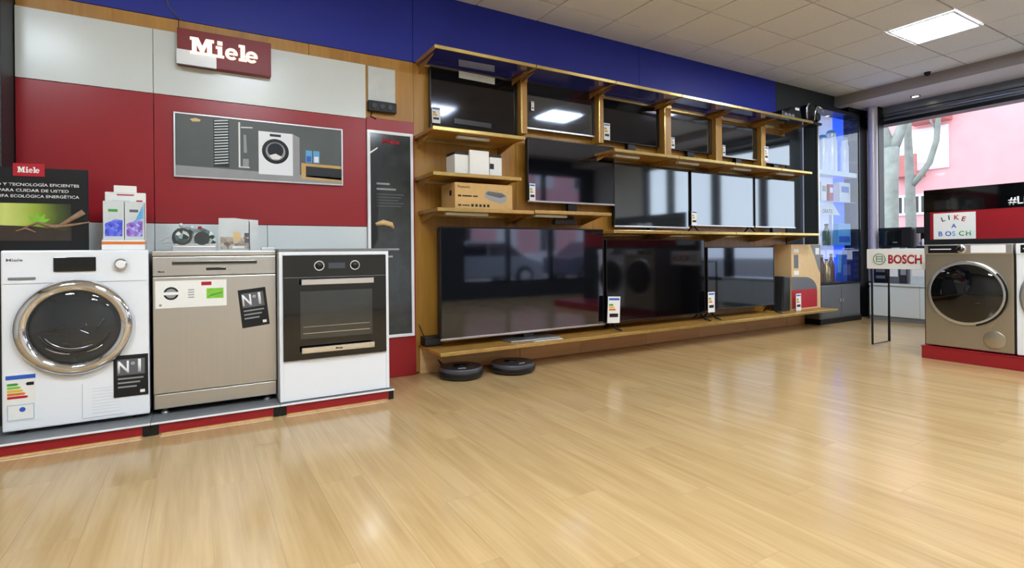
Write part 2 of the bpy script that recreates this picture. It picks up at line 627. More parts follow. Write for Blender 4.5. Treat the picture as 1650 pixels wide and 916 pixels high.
# left wall --------------------------------------------------------------
wall_left = struct(MB().box(-3.2, X_END + .2, Y_WALL, Y_WALL + .15, 0, CEIL + .1).build('wall_left', 'dark_paint'), 'long wall carrying the display panels and television shelves')
def panel(name, x0, x1, z0, z1, yf, m, yb=Y_WALL, bevel=.002):
    g = .0015
    return MB().box(x0 + g, x1 - g, yf, yb, z0 + g, z1 - g).build(name, m, wall_left, bevel=bevel)
for x0, x1 in ((-3.2, -.865), (-.865, 1.48), (1.48, 3.9), (3.9, 6.19)):
    panel('blue_panel', x0, x1, 2.455, CEIL + .02, 4.005, 'blue_paint')
panel('dark_panel', 6.19, 7.5, 2.455, CEIL + .02, 4.005, 'dark_paint')
for x0, x1 in ((-.865, -.085), (-.085, .70), (.70, 1.478)):
    panel('wood_panel', x0, x1, 1.9, 2.45, 3.99, 'honey_wood')
mods = [1.480, 2.417, 3.276, 4.152, 4.947, 5.727, 6.36]
for a, b in zip(mods[:-1], mods[1:]):
    panel('wood_panel', a, b, 0.01, 2.45, 4.0, 'honey_wood')
panel('dark_panel', 6.36, 6.72, 0.01, 2.45, 3.99, 'dark_paint')
for x0, x1 in ((-.865, -.221), (-.221, 1.098)):
    panel('white_panel', x0, x1, 1.958, 2.362, 3.97, 'white_laminate')
for x0, x1 in ((-.865, -.221), (-.221, 1.098)):
    panel('red_panel', x0, x1, 1.152, 1.958, 3.97, 'red_laminate')
panel('red_panel', 1.098, 1.474, 0.0, 1.972, 3.97, 'red_laminate')
for x0, x1 in ((-.865, -.221), (-.221, .418), (.418, 1.098)):
    panel('white_panel', x0, x1, 0.0, 1.152, 3.97, 'white_laminate')
# dark pillar at the left end
struct(MB().box(-1.6, -.868, 3.74, Y_WALL, 0, CEIL).build('wall_pillar', 'pillar_paint', bevel=.004), 'dark grey pillar at the left end of the red display wall')

# window wall at the far end ------------------------------------------------
wall_end = struct(MB().box(X_END, X_END + .25, 3.98, Y_WALL + .15, 0, 3.1)
                  .box(X_END, X_END + .25, -0.6, 3.98, 0, .40)
                  .box(X_END, X_END + .25, Y_OPP - .1, -0.6, 0, 3.1).build('wall_end', 'wall_white'), 'street wall around the shop window')
win = struct(empty('window_1', (X_END, 0, 0)), 'large shop window onto the street')
W0, W1, WZ0, WZ1 = -0.6, 3.98, .40, 2.70
MB().box(.06, .16, W0, W1, WZ0, WZ0 + .06).build('bottom_rail', 'dark_metal', win)
MB().box(-.02, .18, W0, W1, 2.66, 2.71).build('top_rail', 'dark_metal', win)
MB().box(.0, .22, W0, W1, 2.71, 2.80).build('shutter_housing', 'shutter_housing', win)
MB().box(-.03, .22, W0, W1, 2.805, 2.9).build('shutter_housing', 'shutter_housing', win)
MB().tube([(.0, W0, 2.755), (.0, W1, 2.755)], .018, 10).build('shutter_rail', 'alu', win)
for (y0, y1) in ((2.10, 2.20), (1.12, 1.26), (.03, .16), (W0, W0 + .08), (3.80, 3.9)):
    MB().box(.05, .17, y0, y1, WZ0 + .06, 2.66).build('mullion', 'dark_metal', win, bevel=.004)
for (y0, y1) in ((W0 + .08, .03), (.16, 1.12), (1.26, 2.10), (2.20, 3.80)):
    MB().box(.105, .115, y0, y1, WZ0 + .06, 2.66).build('pane', 'window_glass', win)
# silver column and dark jamb between glass case and window
col = struct(empty('trim_3', (8.02, 3.775, 0)), 'slim silver column beside the window')
mat('column_paint', (196, 192, 200), .35, .2, noise=.03)
MB().rev([(.058, 0), (.058, 2.9)], (0, 0, 0), 2, 20).build('shaft', 'column_paint', col)
MB().rev([(.075, .42), (.075, .5)], (0, 0, 0), 2, 20).build('base_ring', 'dark_metal', col)
struct(MB().box(7.72, 8.2, 3.93, 4.03, 0, 2.9).box(8.06, 8.2, 3.72, 3.80, .5, 2.9).build('trim_4', 'dark_metal'), 'dark jamb at the window corner')

# window display bench (white cabinet under the window)
for k, (y0, y1) in enumerate(((3.16, 3.74), (2.58, 3.16), (2.0, 2.58), (1.42, 2.0))):
    b = empty('window_bench', (7.82, (y0 + y1) / 2, 0))
    h = (y1 - y0) / 2
    MB().box(.02, .38, -h, h, 0, .46).build('body', 'wall_white', b)
    MB().box(0, .02, -h + .002, h - .002, .06, .455).build('front_panel', 'white_laminate', b, bevel=.002)
    MB().box(.01, .03, -h, h, 0, .055).build('kick', 'grey_board', b)
    MB().box(-.015, .38, -h, h, .462, .49).build('top_board', 'white_laminate', b, bevel=.002)
    tag(b, ['white window display bench unit next to the glass cabinet', 'second white bench unit from the glass cabinet, under the window',
            'white bench unit under the window behind the pale gold washing machine', 'white bench unit under the window behind the white machine on the red plinth'][k], 'bench', 'white benches under the window')

# other walls (behind the viewer) ---------------------------------------------
struct(MB().box(X_BACK - .15, X_BACK, Y_OPP, Y_WALL, 0, CEIL + .1).build('wall_back', 'wall_white'), 'plain wall behind the viewer')
struct(MB().box(X_BACK, 3.9, Y_OPP - .2, Y_OPP, 0, CEIL + .1).build('wall_opposite', 'wall_white'), 'pale wall behind the viewer, facing the appliances')
struct(MB().box(3.9, 4.6, Y_OPP - .2, Y_OPP, 0, CEIL + .1).box(7.9, X_END + .25, Y_OPP - .2, Y_OPP, 0, CEIL + .1)
       .box(4.6, 7.9, Y_OPP - .2, Y_OPP, 0, .3).box(4.6, 7.9, Y_OPP - .2, Y_OPP, 2.75, CEIL + .1).build('wall_opposite', 'dark_paint'), 'wall opposite the televisions')
w2 = struct(empty('window_2', (4.6, Y_OPP - .1, 0)), 'second shop window opposite the televisions')
MB().frame(0, 3.3, .3, 2.75, .06, -.05, .05).build('frame', 'dark_metal', w2)
for xm in (1.1, 2.2):
    MB().box(xm - .04, xm + .04, -.05, .05, .36, 2.69).build('mullion', 'dark_metal', w2)
for x0, x1 in ((.06, 1.06), (1.14, 2.16), (2.24, 3.24)):
    MB().box(x0, x1, -.005, .005, .36, 2.69).build('pane', 'window_glass', w2)

# =================================================================== TELEVISION SHELVING
YS = 3.60
def wall_shelf(x0, x1, z, label, board='shelf_wood', yf=YS, tube=None, brackets=True, group='shelves of the television wall'):
    r = empty('wall_shelf', ((x0 + x1) / 2, 4.0, z))
    h = (x1 - x0) / 2 - .003
    d = yf - 4.0
    MB().box(-h + .012, h - .012, d + .012, -.004, -.012, .004).build('board', board, r)
    MB().box(-h, h, d, d + .012, -.016, .012).build('front_rail', 'brass', r, bevel=.003)
    MB().box(-h, -h + .012, d + .012, -.004, -.016, .008).build('side_rail', 'shelf_wood', r)
    MB().box(h - .012, h, d + .012, -.004, -.016, .008).build('side_rail', 'shelf_wood', r)
    MB().box(-h + .012, h - .012, -.03, -.004, -.03, -.012).build('back_rail', 'brass', r)
    if brackets:
        for sx in (-h + .03, h - .03):
            MB().prism([(-.004, -.018), (d + .10, -.018), (-.004, -.085)], 0, sx - .004, sx + .004).build('bracket', 'shelf_wood', r)
    if tube:
        MB().box(tube[0] - (x0 + x1) / 2, tube[1] - (x0 + x1) / 2, d + .10, d + .14, -.036, -.014).build('light_batten', 'white_laminate', r, bevel=.005)
    return tag(r, label, 'shelf', group)

names = ['leftmost', 'second', 'third', 'fourth', 'fifth', 'rightmost']
tx = [1.495, 2.38, 3.225, 4.07, 4.90, 5.68, 6.29]
for k in range(6):
    wall_shelf(tx[k], tx[k + 1], 2.455, '%s smoked glass section of the top shelf%s' % (names[k].capitalize(), '' if k in (0, 5) else ' counted from the red wall'), 'smoked_glass')
wall_shelf(1.475, 2.27, 1.862, 'wooden shelf under the leftmost television of the top row', tube=(1.72, 2.0))
bx = [3.20, 4.02, 4.86, 5.66, 6.26]
for k, nm in enumerate(('leftmost', 'second', 'third', 'rightmost')):
    wall_shelf(bx[k], bx[k + 1], 1.853, 'brass edged shelf under the top row right of the gap, %s section' % nm, tube=(bx[k] + .1, bx[k] + .4))
wall_shelf(1.475, 2.23, 1.533, 'short wooden shelf carrying the white boxes')
wall_shelf(1.505, 2.345, 1.272, 'wooden shelf carrying the brown cardboard box', tube=(1.62, 1.98))
wall_shelf(2.35, 3.16, 1.278, 'brass edged shelf under the television that reflects pink houses', tube=(2.42, 2.75))
cx_ = [3.18, 4.02, 4.86, 5.66, 6.40]
for k, nm in enumerate(('leftmost', 'second', 'third', 'rightmost')):
    wall_shelf(cx_[k], cx_[k + 1], 1.128, 'brass edged shelf under the wide middle televisions, %s section' % nm)
# low base shelf with kick boards
dx = [1.50, 2.42, 3.08, 3.92, 4.70, 5.50, 6.30, 6.69]
ordn = ['first', 'second', 'third', 'fourth', 'fifth', 'sixth', 'last']
for k in range(7):
    r = empty('base_shelf', ((dx[k] + dx[k + 1]) / 2, 4.0, 0))
    h = (dx[k + 1] - dx[k]) / 2 - .001
    yk = 3.965 - 4.0
    MB().box(-h, h, -.438, -.002, .206, .226).build('board', 'shelf_wood', r)
    MB().box(-h, h, -.45, -.438, .202, .230).build('front_rail', 'brass', r, bevel=.003)
    MB().box(-h + .001, h - .001, yk, -.002, 0.002, .206).build('kick_board', 'pale_wood', r, bevel=.0015)
    tag(r, 'low wooden display ledge, %s section counted from the red wall' % ordn[k], 'shelf', 'low ledge sections along the wall')
# uprights between the televisions of the top row
for k, (x0, x1) in enumerate(((2.40, 2.465), (3.255, 3.315), (4.115, 4.215), (4.905, 5.01), (5.70, 5.79))):
    r = empty('shelf_upright', ((x0 + x1) / 2, 3.93, 1.88))
    h = (x1 - x0) / 2
    zb = .09 if k < 2 else 0
    MB().box(-h, h, -.05, .055, zb, .555).build('post', 'honey_wood', r, bevel=.003)
    MB().box(-h - .002, -h + .012, -.056, -.05, zb, .555).build('edge_strip', 'brass', r)
    MB().box(-h, h, -.06, -.048, .53, .56).build('cap', 'brass', r, bevel=.003)
    tag(r, '%s wooden upright between top row televisions, counted from the left' % names[k].capitalize() if k < 4 else 'rightmost wooden upright between the top row televisions', 'post', 'uprights of the top television row')

# =================================================================== TELEVISIONS
def tv(x0, x1, z0, z1, y, base_z, label, strip=None, stand=None, bez=.010, rz=0.0, thick=.05, screen='tv_screen'):
    r = empty('television', ((x0 + x1) / 2, y, base_z), rz)
    h = (x1 - x0) / 2
    a, b = z0 - base_z, z1 - base_z
    def sc(mb):
        return mb
    MB().box(-h + .004, h - .004, .012, thick, a + .004, b - .004).build('back_housing', 'tv_black', r, bevel=.006)
    MB().box(-h + bez, h - bez, .002, .012, a + bez, b - bez).build('screen', screen, r)
    MB().frame(-h, h, a, b, bez, -.001, .014).build('bezel', 'tv_black', r, bevel=.002)
    if strip:
        MB().box(-h, h, -.004, .004, a - .004, a + .012).build('bottom_trim', strip, r, bevel=.002)
    if stand == 'feet':
        for sx in (-1, 1):
            MB().tube([(sx * h * .9, .02, a + .01), (sx * h * .9, -.05, .018), (sx * h * .9, -.12, .012)], .009, 8).tube([(sx * h * .9, .02, a + .01), (sx * h * .9, .10, .014)], .009, 8).build('foot', 'tv_black', r)
    if stand == 'plate':
        MB().box(-.05, .05, .02, .05, .012, a + .03).build('stand_neck', 'tv_black', r)
        MB().box(-.24, .24, -.10, .13, 0.0, .014).build('stand_base', 'alu', r, bevel=.004)
    if stand == 'mini':
        MB().box(-.05, .05, .01, .05, 0, a + .01).box(-.16, .16, -.06, .06, 0, .012).build('stand', 'tv_black', r, bevel=.003)
    tag(r, label, 'television', 'televisions on the shelf wall')
    return r

tvA = tv(1.592, 2.392, 1.915, 2.425, 3.93, 1.8665, 'leftmost television of the top row, plastic wrap on its top and bottom edges', stand='mini', screen='tv_screen_dull')
MB().box(-.16, .17, -.006, -.003, .50, .555).build('clear_wrap', 'frost', tvA).rotation_euler = (0, R(1), 0)
MB().box(-.2, .14, -.006, -.003, .125, .165).build('clear_wrap', 'charcoal_plastic', tvA).rotation_euler = (0, R(1), 0)
tv(2.478, 3.25, 2.032, 2.445, 3.93, 1.958, 'second television of the top row, silver trim and bright ceiling light reflection', strip='alu')
tv(3.352, 4.10, 2.01, 2.415, 3.93, 1.858, 'third television of the top row from the left, plain dark screen', stand='mini', screen='tv_screen_dull')
tv(4.247, 4.90, 2.01, 2.392, 3.93, 1.858, 'fourth television of the top row from the left', stand='mini', screen='tv_screen_gloss')
tv(5.058, 5.695, 2.005, 2.378, 3.93, 1.858, 'fifth television of the top row from the left', stand='mini', strip='alu', screen='tv_screen_gloss')
tv(5.815, 6.355, 1.985, 2.345, 3.93, 1.858, 'rightmost television of the top row, beside the dark wall', stand='mini', screen='tv_screen_gloss')
tv(2.462, 3.44, 1.388, 1.945, 3.88, 1.2825, 'middle row television above the largest screen, silver lower trim', strip='alu', stand='mini')
tv(3.442, 4.478, 1.185, 1.797, 3.885, 1.1325, 'middle row television left of the two bright reflections', stand='mini', strip='alu', screen='tv_screen_gloss')
tv(4.507, 5.56, 1.215, 1.798, 3.885, 1.1325, 'wide middle row television with the brightest window reflection', stand='feet', strip='alu', screen='tv_screen_gloss')
tv(5.583, 6.375, 1.215, 1.798, 3.885, 1.1325, 'rightmost television of the middle row', stand='mini', strip='alu', screen='tv_screen_gloss')
tv(1.585, 3.19, .285, 1.152, 3.75, .2265, 'largest television, standing low on the ledge behind the robot vacuums', strip='alu', stand='plate', bez=.012, thick=.07)
tv(3.218, 4.55, .295, 1.062, 3.75, .2265, 'all black television in the middle of the lowest row', stand='feet', bez=.009, screen='tv_screen_dull')
tv(4.588, 5.735, .315, .986, 3.75, .2265, 'lowest row television beside the printed carton', stand='feet', bez=.012, thick=.08)

# price cards --------------------------------------------------------------
def price_card(x, z, w, h, y, label, rot=0.0, stand=True):
    r = empty('price_card', (x, y, z))
    MB().box(-w / 2, w / 2, -.0015, .0015, 0, h).build('card', 'paper_white', r)
    MB().box(-w * .42, w * .42, -.0022, -.0016, h * .86, h * .94).build('print', 'print_blue', r)
    for k, c in enumerate(('print_green', 'print_yellow', 'print_orange')):
        MB().prism([(-w * .4, h * (.72 - .09 * k)), (w * (-.1 + .1 * k), h * (.72 - .09 * k)), (w * (-.05 + .1 * k), h * (.68 - .09 * k)), (w * (-.1 + .1 * k), h * (.65 - .09 * k)), (-w * .4, h * (.65 - .09 * k))], 1, -.0022, -.0016).build('print', c, r)
    MB().box(-w * .35, w * .35, -.0022, -.0016, h * .22, h * .36).build('print', 'print_black' if stand else 'print_grey', r)
    r.rotation_euler = (0, rot, 0)
    return tag(r, label, 'price tag', 'price cards on the televisions')
price_card(1.635, 1.975, .07, .125, 3.915, 'white price card at the lower left of the leftmost top television')
price_card(2.545, 2.19, .03, .08, 3.92, 'tiny white sticker on the second top television from the left')
price_card(3.385, 2.015, .075, .16, 3.915, 'white price card at the left of the third top television')
price_card(4.275, 2.015, .055, .115, 3.915, 'white price card at the left of the fourth top television')
price_card(5.085, 2.01, .045, .115, 3.915, 'white price card at the left of the fifth top television')
price_card(5.80, 2.0, .075, .17, 3.88, 'white price card before the rightmost upright of the top row')
price_card(2.50, 1.392, .06, .15, 3.868, 'white price card at the left of the middle row television with silver trim')
price_card(4.53, 1.215, .08, .155, 3.865, 'white price card between the two middle row televisions')
price_card(3.245, .30, .145, .24, 3.69, 'large price card with energy label between the two lowest televisions on the left', rot=R(3))
price_card(4.57, .31, .10, .21, 3.69, 'white price card at the left of the lowest row television by the carton')
price_card(6.12, .2275, .10, .20, 3.70, 'white price card in front of the printed carton')

# =================================================================== THINGS ON THE SHELVES
# three white cartons with black lids
for k, (x0, x1, z1, yy) in enumerate(((1.68, 1.815, 1.70, 3.69), (1.80, 1.975, 1.738, 3.665), (1.982, 2.10, 1.70, 3.685))):
    r = empty('white_box', ((x0 + x1) / 2, yy, 1.5375))
    h = (x1 - x0) / 2 - .004
    H = z1 - 1.5375
    if k == 0:
        h -= .005
    MB().box(-h, h, .0, .16 if k != 1 else .02, 0, H).build('body', 'paper_white', r, bevel=.003)
    if k != 1:
        MB().box(-h + .002, h - .002, .004, .156, H, H + .022).build('lid', 'black_plastic', r, bevel=.002)
    if k == 2:
        MB().box(-.055, -.018, -.0015, -.0003, H * .42, H * .68).build('print', 'print_black', r)
    tag(r, ['left white box with a black lid on the short shelf', 'middle white card taller than the two black lidded boxes', 'right white box with a black lid and a small black square'][k], 'box', 'white boxes on the short shelf')
# cardboard box with a picture of a toaster-like device
r = empty('cardboard_box', (1.92, 3.65, 1.2765))
MB().box(-.25, .25, 0, .26, 0, .205).build('body', 'carton', r, bevel=.003)
MB().prism([(.0, .135), (.03, .155), (.15, .145), (.2, .12), (.19, .075), (.14, .055), (.03, .085), (.0, .10)], 1, -.0012, -.0004).build('print', 'print_grey', r)
MB().prism([(.01, .13), (.03, .148), (.15, .138), (.19, .118), (.14, .1), (.03, .118)], 1, -.0018, -.0013).build('print', 'steel_dark', r)
text('lettering', 'Panasonic', .018, 'print_black', r, (-.225, -.001, .165))
for x0_, x1_, z0_, z1_ in ((-.225, -.20, .098, .112), (-.19, -.11, .100, .110), (-.10, -.06, .100, .110), (-.225, -.20, .028, .04), (-.19, -.13, .03, .038)):
    MB().box(x0_, x1_, -.0012, -.0004, z0_, z1_).build('print', 'print_black', r)
for k in range(5):
    MB().box(-.115 + .034 * k, -.095 + .034 * k, -.0012, -.0004, .025, .045).build('print', 'print_black', r)
MB().box(-.2512, -.2504, .06, .10, .11, .15).build('print', 'print_black', r)
tag(r, 'brown cardboard box with a printed grey appliance, on the wooden shelf', 'box')
# small dark device hanging under the shelf
r = empty('cable_adapter', (2.785, 3.79, 1.19))
MB().box(-.115, .115, -.02, .03, 0, .045).build('body', 'charcoal_plastic', r, bevel=.005)
MB().box(-.10, .10, .0, .02, .045, .073).build('mount', 'dark_metal', r)
tag(r, 'small dark device fixed under the shelf above the largest television', 'adapter')
# router on the ledge
r = empty('router_box', (1.572, 3.91, .2265))
MB().box(-.07, .07, -.05, .05, .004, .075).build('body', 'black_plastic', r, bevel=.006)
MB().box(-.06, .06, -.052, -.049, .02, .06).build('front_panel', 'charcoal_plastic', r)
MB().tube([(-.03, .045, .05), (-.05, .055, .10), (-.065, .06, .14), (-.07, .07, .16)], .004, 6).build('cable', 'black_plastic', r)
tag(r, 'small black box with a cable left of the largest television', 'router')
# white leaflet on the ledge in front of the largest television
tag(MB().box(2.34, 2.62, 3.60, 3.635, .2262, .2285).build('leaflet', 'paper_white'), 'pale leaflet lying on the ledge in front of the largest television', 'leaflet')

# robot vacuums --------------------------------------------------------------
mat('robot_grey', (74, 74, 82), .3, noise=.08, nscale=20)
def robot(x, y, rad, h, rz, label, disc):
    r = empty('robot_vacuum', (x, y, 0), rz)
    MB().rev([(rad * .90, .008), (rad * .97, .012), (rad, .03), (rad, h * .86), (rad, h * .88), (rad * .975, h * .97), (rad * .965, h * .985), (rad * .96, h * .985)], (0, 0, 0), 2, 48).build('body', 'robot_grey', r)
    MB().rev([(rad * .955, h * .97), (rad * .95, h), (rad * .945, h), (rad * .60, h), (0.0001, h)], (0, 0, 0), 2, 48, smooth=False).build('top_cover', 'charcoal_plastic', r)
    MB().rev([(rad + .003, .02), (rad + .006, .035), (rad + .006, h * .6), (rad + .003, h * .68)], (0, 0, 0), 2, 48, cap=False).build('bumper', 'black_plastic', r)
    MB().rev([(disc, h - .002), (disc, h + .008), (disc * .9, h + .012), (0.0001, h + .012)], (0, .02, 0), 2, 32).build('turret', 'dark_metal', r)
    MB().box(-.03, .03, -rad * .62, -rad * .52, h - .001, h + .003).build('button', 'print_grey', r, bevel=.002)
    for sx in (-1, 1):
        MB().rev([(.03, -.012), (.03, .012)], (sx * rad * .6, 0, .03), 0, 16).build('wheel', 'tyre', r)
    return tag(r, label, 'robot vacuum', 'robot vacuums under the ledge')
rb = robot(1.735, 3.715, .165, .085, R(-20), 'left robot vacuum on the floor, nearest to the red wall panel', .06)
MB().tube([(-.10, .05, .06), (-.17, .10, .12), (-.16, .16, .10), (-.12, .2, .02)], .004, 6).build('cable', 'black_plastic', rb)
rb = robot(2.165, 3.665, .175, .078, R(15), 'right robot vacuum on the floor, below the leaflet on the ledge', .05)
MB().tube([(.12, .14, .03), (.19, .12, .012), (.24, .17, .01), (.30, .24, .01)], .004, 6).build('cable', 'black_plastic', rb)

# printed carton and dark speaker at the end of the ledge
r = empty('printed_carton', (6.365, 3.75, .2265))
MB().box(-.30, .305, 0, .22, 0, .785).build('body', 'carton_tan', r, bevel=.003)
arc = [(-.30, .02), (.23, .02)] + [(-.03 + .26 * math.cos(a), .22 + .17 * math.sin(a)) for a in [R(t) for t in range(0, 91, 15)]] + [(-.30, .40)]
MB().prism(arc, 1, -.0012, -.0004).build('print', 'grey_metal', r)
MB().prism([(-.30, .02), (.22, .02), (.23, .2), (.2, .24), (-.30, .24)], 1, -.002, -.0013).build('print', 'print_red', r)
MB().prism([(.09, .78), (.305, .78), (.305, .42), (.26, .48), (.19, .62)], 1, -.0012, -.0004).build('print', 'grey_board', r)
MB().box(.2, .28, -.002, -.0013, .66, .74).build('print', 'print_white', r)
MB().box(-.25, -.16, -.0012, -.0004, .5, .66).build('print', 'grey_metal', r)
MB().box(-.25, -.15, -.0012, -.0004, .42, .47).build('print', 'print_white', r)
MB().box(-.25, -.15, -.0012, -.0004, .69, .73).build('print', 'print_white', r)
tag(r, 'tan carton printed with a grey and red curved shape at the ledge end', 'box')
r = empty('floor_speaker', (5.97, 3.79, .2265))
MB().prism([(-.10, 0), (.06, 0), (.07, .40), (-.06, .41)], 1, -.04, .10).build('cabinet', 'charcoal_plastic', r, bevel=.006)
MB().prism([(-.085, .015), (.05, .015), (.06, .385), (-.05, .395)], 1, -.045, -.04).build('grille', 'black_plastic', r)
tag(r, 'dark tapered speaker standing left of the printed carton', 'speaker')

# stereo and chrome gadget on the right end of the top shelf
r = empty('stereo_unit', (6.08, 3.76, 2.4595))
MB().box(-.24, .14, -.06, .16, 0.0, .11).build('body', 'black_plastic', r, bevel=.012)
MB().prism([(-.12, .11), (.14, .11), (.14, .20), (.0, .18)], 1, -.05, .15).build('upper_body', 'black_plastic', r, bevel=.008)
for k in range(3):
    MB().rev([(.024, -.075), (.028, -.06)], (-.19 + .07 * k, 0, .055), 1, 16).build('knob', 'alu', r)
MB().box(.02, .10, -.058, -.05, .14, .17).build('badge', 'print_white', r, bevel=.003)
tag(r, 'black stereo with silver knobs on the right end of the top shelf', 'stereo')

# =================================================================== GLASS DISPLAY CABINET IN THE CORNER
r = empty('display_cabinet', (7.19, 3.78, 0))
hx = .485
MB().box(-hx, hx, .0, .20, .03, .50).build('base', 'grey_metal', r, bevel=.02)
MB().box(-hx - .005, hx + .005, -.01, .20, 0, .07).build('plinth', 'dark_metal', r, bevel=.006)
for sx in (-1, 1):
    d = MB().box(.004 if sx > 0 else -hx + .03, hx - .03 if sx > 0 else -.004, -.006, .0, .09, .48).build('door', 'grey_metal', r, bevel=.003)
    MB().box(sx * .03 - .012, sx * .03 + .012, -.014, -.006, .27, .31).build('handle', 'alu', d)
MB().box(-hx, hx, -.005, .20, .50, .52).build('deck', 'dark_metal', r, bevel=.004)
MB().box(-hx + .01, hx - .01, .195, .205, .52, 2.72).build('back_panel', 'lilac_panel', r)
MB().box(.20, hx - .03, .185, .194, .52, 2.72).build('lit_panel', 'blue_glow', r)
MB().box(-hx + .008, hx - .008, .004, .010, .52, 2.72).build('front_glass', 'case_glass', r)
for sx in (-1, 1):
    MB().box(sx * hx - (.006 if sx > 0 else 0), sx * hx + (.006 if sx < 0 else 0), .012, .19, .52, 2.72).build('side_glass' if sx > 0 else 'side_panel', 'case_glass' if sx > 0 else 'dark_paint', r)
    MB().box(sx * hx - .012, sx * hx + .012, -.004, .012, .52, 2.74).build('corner_post', 'dark_metal' if sx > 0 else 'alu', r)
MB().box(-hx, hx, .0, .2, 2.72, 2.76).build('top', 'dark_metal', r, bevel=.005)
MB().box(-hx + .02, hx - .02, .02, .185, 1.90, 1.965).build('shelf', 'white_laminate', r, bevel=.004)
MB().box(-hx + .02, hx - .02, .02, .185, 1.56, 1.575).build('shelf', 'case_glass', r)
MB().box(-hx + .02, hx - .02, .02, .185, .985, 1.0).build('shelf', 'case_glass', r)
tag(r, 'tall glass display cabinet with grey base and blue glowing back', 'cabinet')
# contents
def in_case(x, z):
    return (x, 3.88, z)
r = empty('card_sign', in_case(7.22, 1.0005))
MB().prism([(-.28, .40), (.16, .40), (-.02, .56), (-.30, .52)], 1, .0, .006).build('card', 'paper_white', r)
MB().box(-.02, .0, .006, .05, 0, .41).build('stand', 'alu', r)
text('lettering', 'GRATIS', .05, 'print_black', r, (-.26, -.001, .42))
tag(r, 'white pointed card sign on the glass shelf of the display cabinet', 'sign')
r = empty('blue_package', in_case(7.46, 1.0005))
MB().box(-.17, .14, -.02, .06, 0, .29).build('carton', 'print_cyan', r, bevel=.004)
MB().box(-.15, .12, -.0215, -.0205, .04, .12).build('print', 'print_blue', r)
tag(r, 'cyan blue package on the glass shelf of the display cabinet', 'box')
r = empty('green_flask', in_case(7.05, 1.0005))
MB().rev([(.045, 0), (.05, .02), (.05, .17), (.03, .21), (.02, .23), (.022, .26)], (0, 0, 0), 2, 20).build('body', 'bottle_green', r)
MB().rev([(.024, .26), (.024, .28)], (0, 0, 0), 2, 16).build('cap', 'black_plastic', r)
tag(r, 'greenish flask on the glass shelf at the left of the display cabinet', 'flask')
for k, (x, hh, c) in enumerate(((6.93, .36, 'bottle_brown'), (7.04, .30, 'brass'), (7.15, .37, 'bottle_brown'))):
    r = empty('bottle', in_case(x, .5205))
    MB().rev([(.042, 0), (.046, .02), (.046, hh * .6), (.018, hh * .78), (.016, hh * .95)], (0, 0, 0), 2, 20).build('body', c, r)
    MB().rev([(.019, hh * .95), (.019, hh)], (0, 0, 0), 2, 14).build('cap', 'black_plastic', r)
    tag(r, ['leftmost brown bottle on the floor of the display cabinet', 'golden bottle between two brown ones in the display cabinet', 'right brown bottle on the floor of the display cabinet'][k], 'bottle', 'bottles in the glass cabinet')
r = empty('blue_fan_card', in_case(7.42, .5205))
MB().prism([(-.16, .0), (.12, .0), (.12, .42), (.0, .40), (-.10, .25)], 1, .0, .008).build('card', 'print_blue', r)
MB().prism([(-.12, .12), (-.04, .12), (.0, .40), (-.10, .38)], 1, -.002, .0).build('print', 'print_cyan', r)
tag(r, 'dark blue cut-out card in the lower right of the display cabinet', 'sign')
for k, (x, w, hh) in enumerate(((6.98, .12, .42), (7.18, .14, .5), (7.50, .10, .44))):
    r = empty('white_canister', in_case(x, 1.966))
    MB().rev([(w / 2, 0), (w / 2, hh * .8), (w * .42, hh * .86), (w * .42, hh)], (0, 0, .0), 2, 20).build('body', 'enamel_white', r)
    MB().rev([(w * .44, hh), (w * .3, hh + .04), (.0001, hh + .045)], (0, 0, 0), 2, 20).build('lid', 'print_cyan', r)
    tag(r, ['white canister on the upper shelf of the display cabinet, leftmost', 'tall white canister on the upper shelf of the display cabinet, middle', 'slim white canister on the upper shelf of the display cabinet, rightmost'][k], 'canister', 'canisters in the glass cabinet')
for k, (x, w, hh) in enumerate(((6.95, .12, .24), (7.12, .10, .22), (7.45, .26, .26))):
    r = empty('small_package', in_case(x, 1.5755))
    MB().box(-w / 2, w / 2, -.03, .05, 0, hh).build('carton', ['paper_white', 'print_red', 'frost'][k], r, bevel=.003)
    MB().box(-w * .35, w * .35, -.0315, -.0305, hh * .5, hh * .8).build('print', ['print_grey', 'print_white', 'print_blue'][k], r)
    tag(r, ['small white package behind glass left of the red one', 'small red package in the display cabinet', 'wide pale package with blue print in the display cabinet'][k], 'box', 'packages in the glass cabinet')
# dark chrome gadget on top of the shelf end, reaching over the cabinet
r = empty('chrome_gadget', (6.44, 3.72, 2.4595))
MB().box(-.14, .14, -.06, .12, -.0, .03).build('base', 'dark_metal', r, bevel=.006)
MB().box(-.02, .14, .02, .12, .03, .26).build('body', 'black_plastic', r, bevel=.012)
MB().tube([(-.08, 0, .03), (-.08, 0, .20), (-.05, 0, .25), (-.02, 0, .26)], .010, 10).build('pipe', 'chrome', r)
MB().tube([(.02, -.03, .03), (.03, -.04, .16), (.05, -.05, .22)], .008, 10).build('pipe', 'chrome', r)
MB().rev([(.05, -.02), (.055, .0), (.05, .02)], (.08, -.03, .10), 1, 20).build('gauge', 'black_plastic', r)
MB().tube([(.11, -.02, .24), (.17, -.04, .22), (.18, -.05, .17)], .006, 8).build('arm', 'chrome', r)
tag(r, 'black gadget with chrome pipes at the very end of the top shelf', 'gadget')

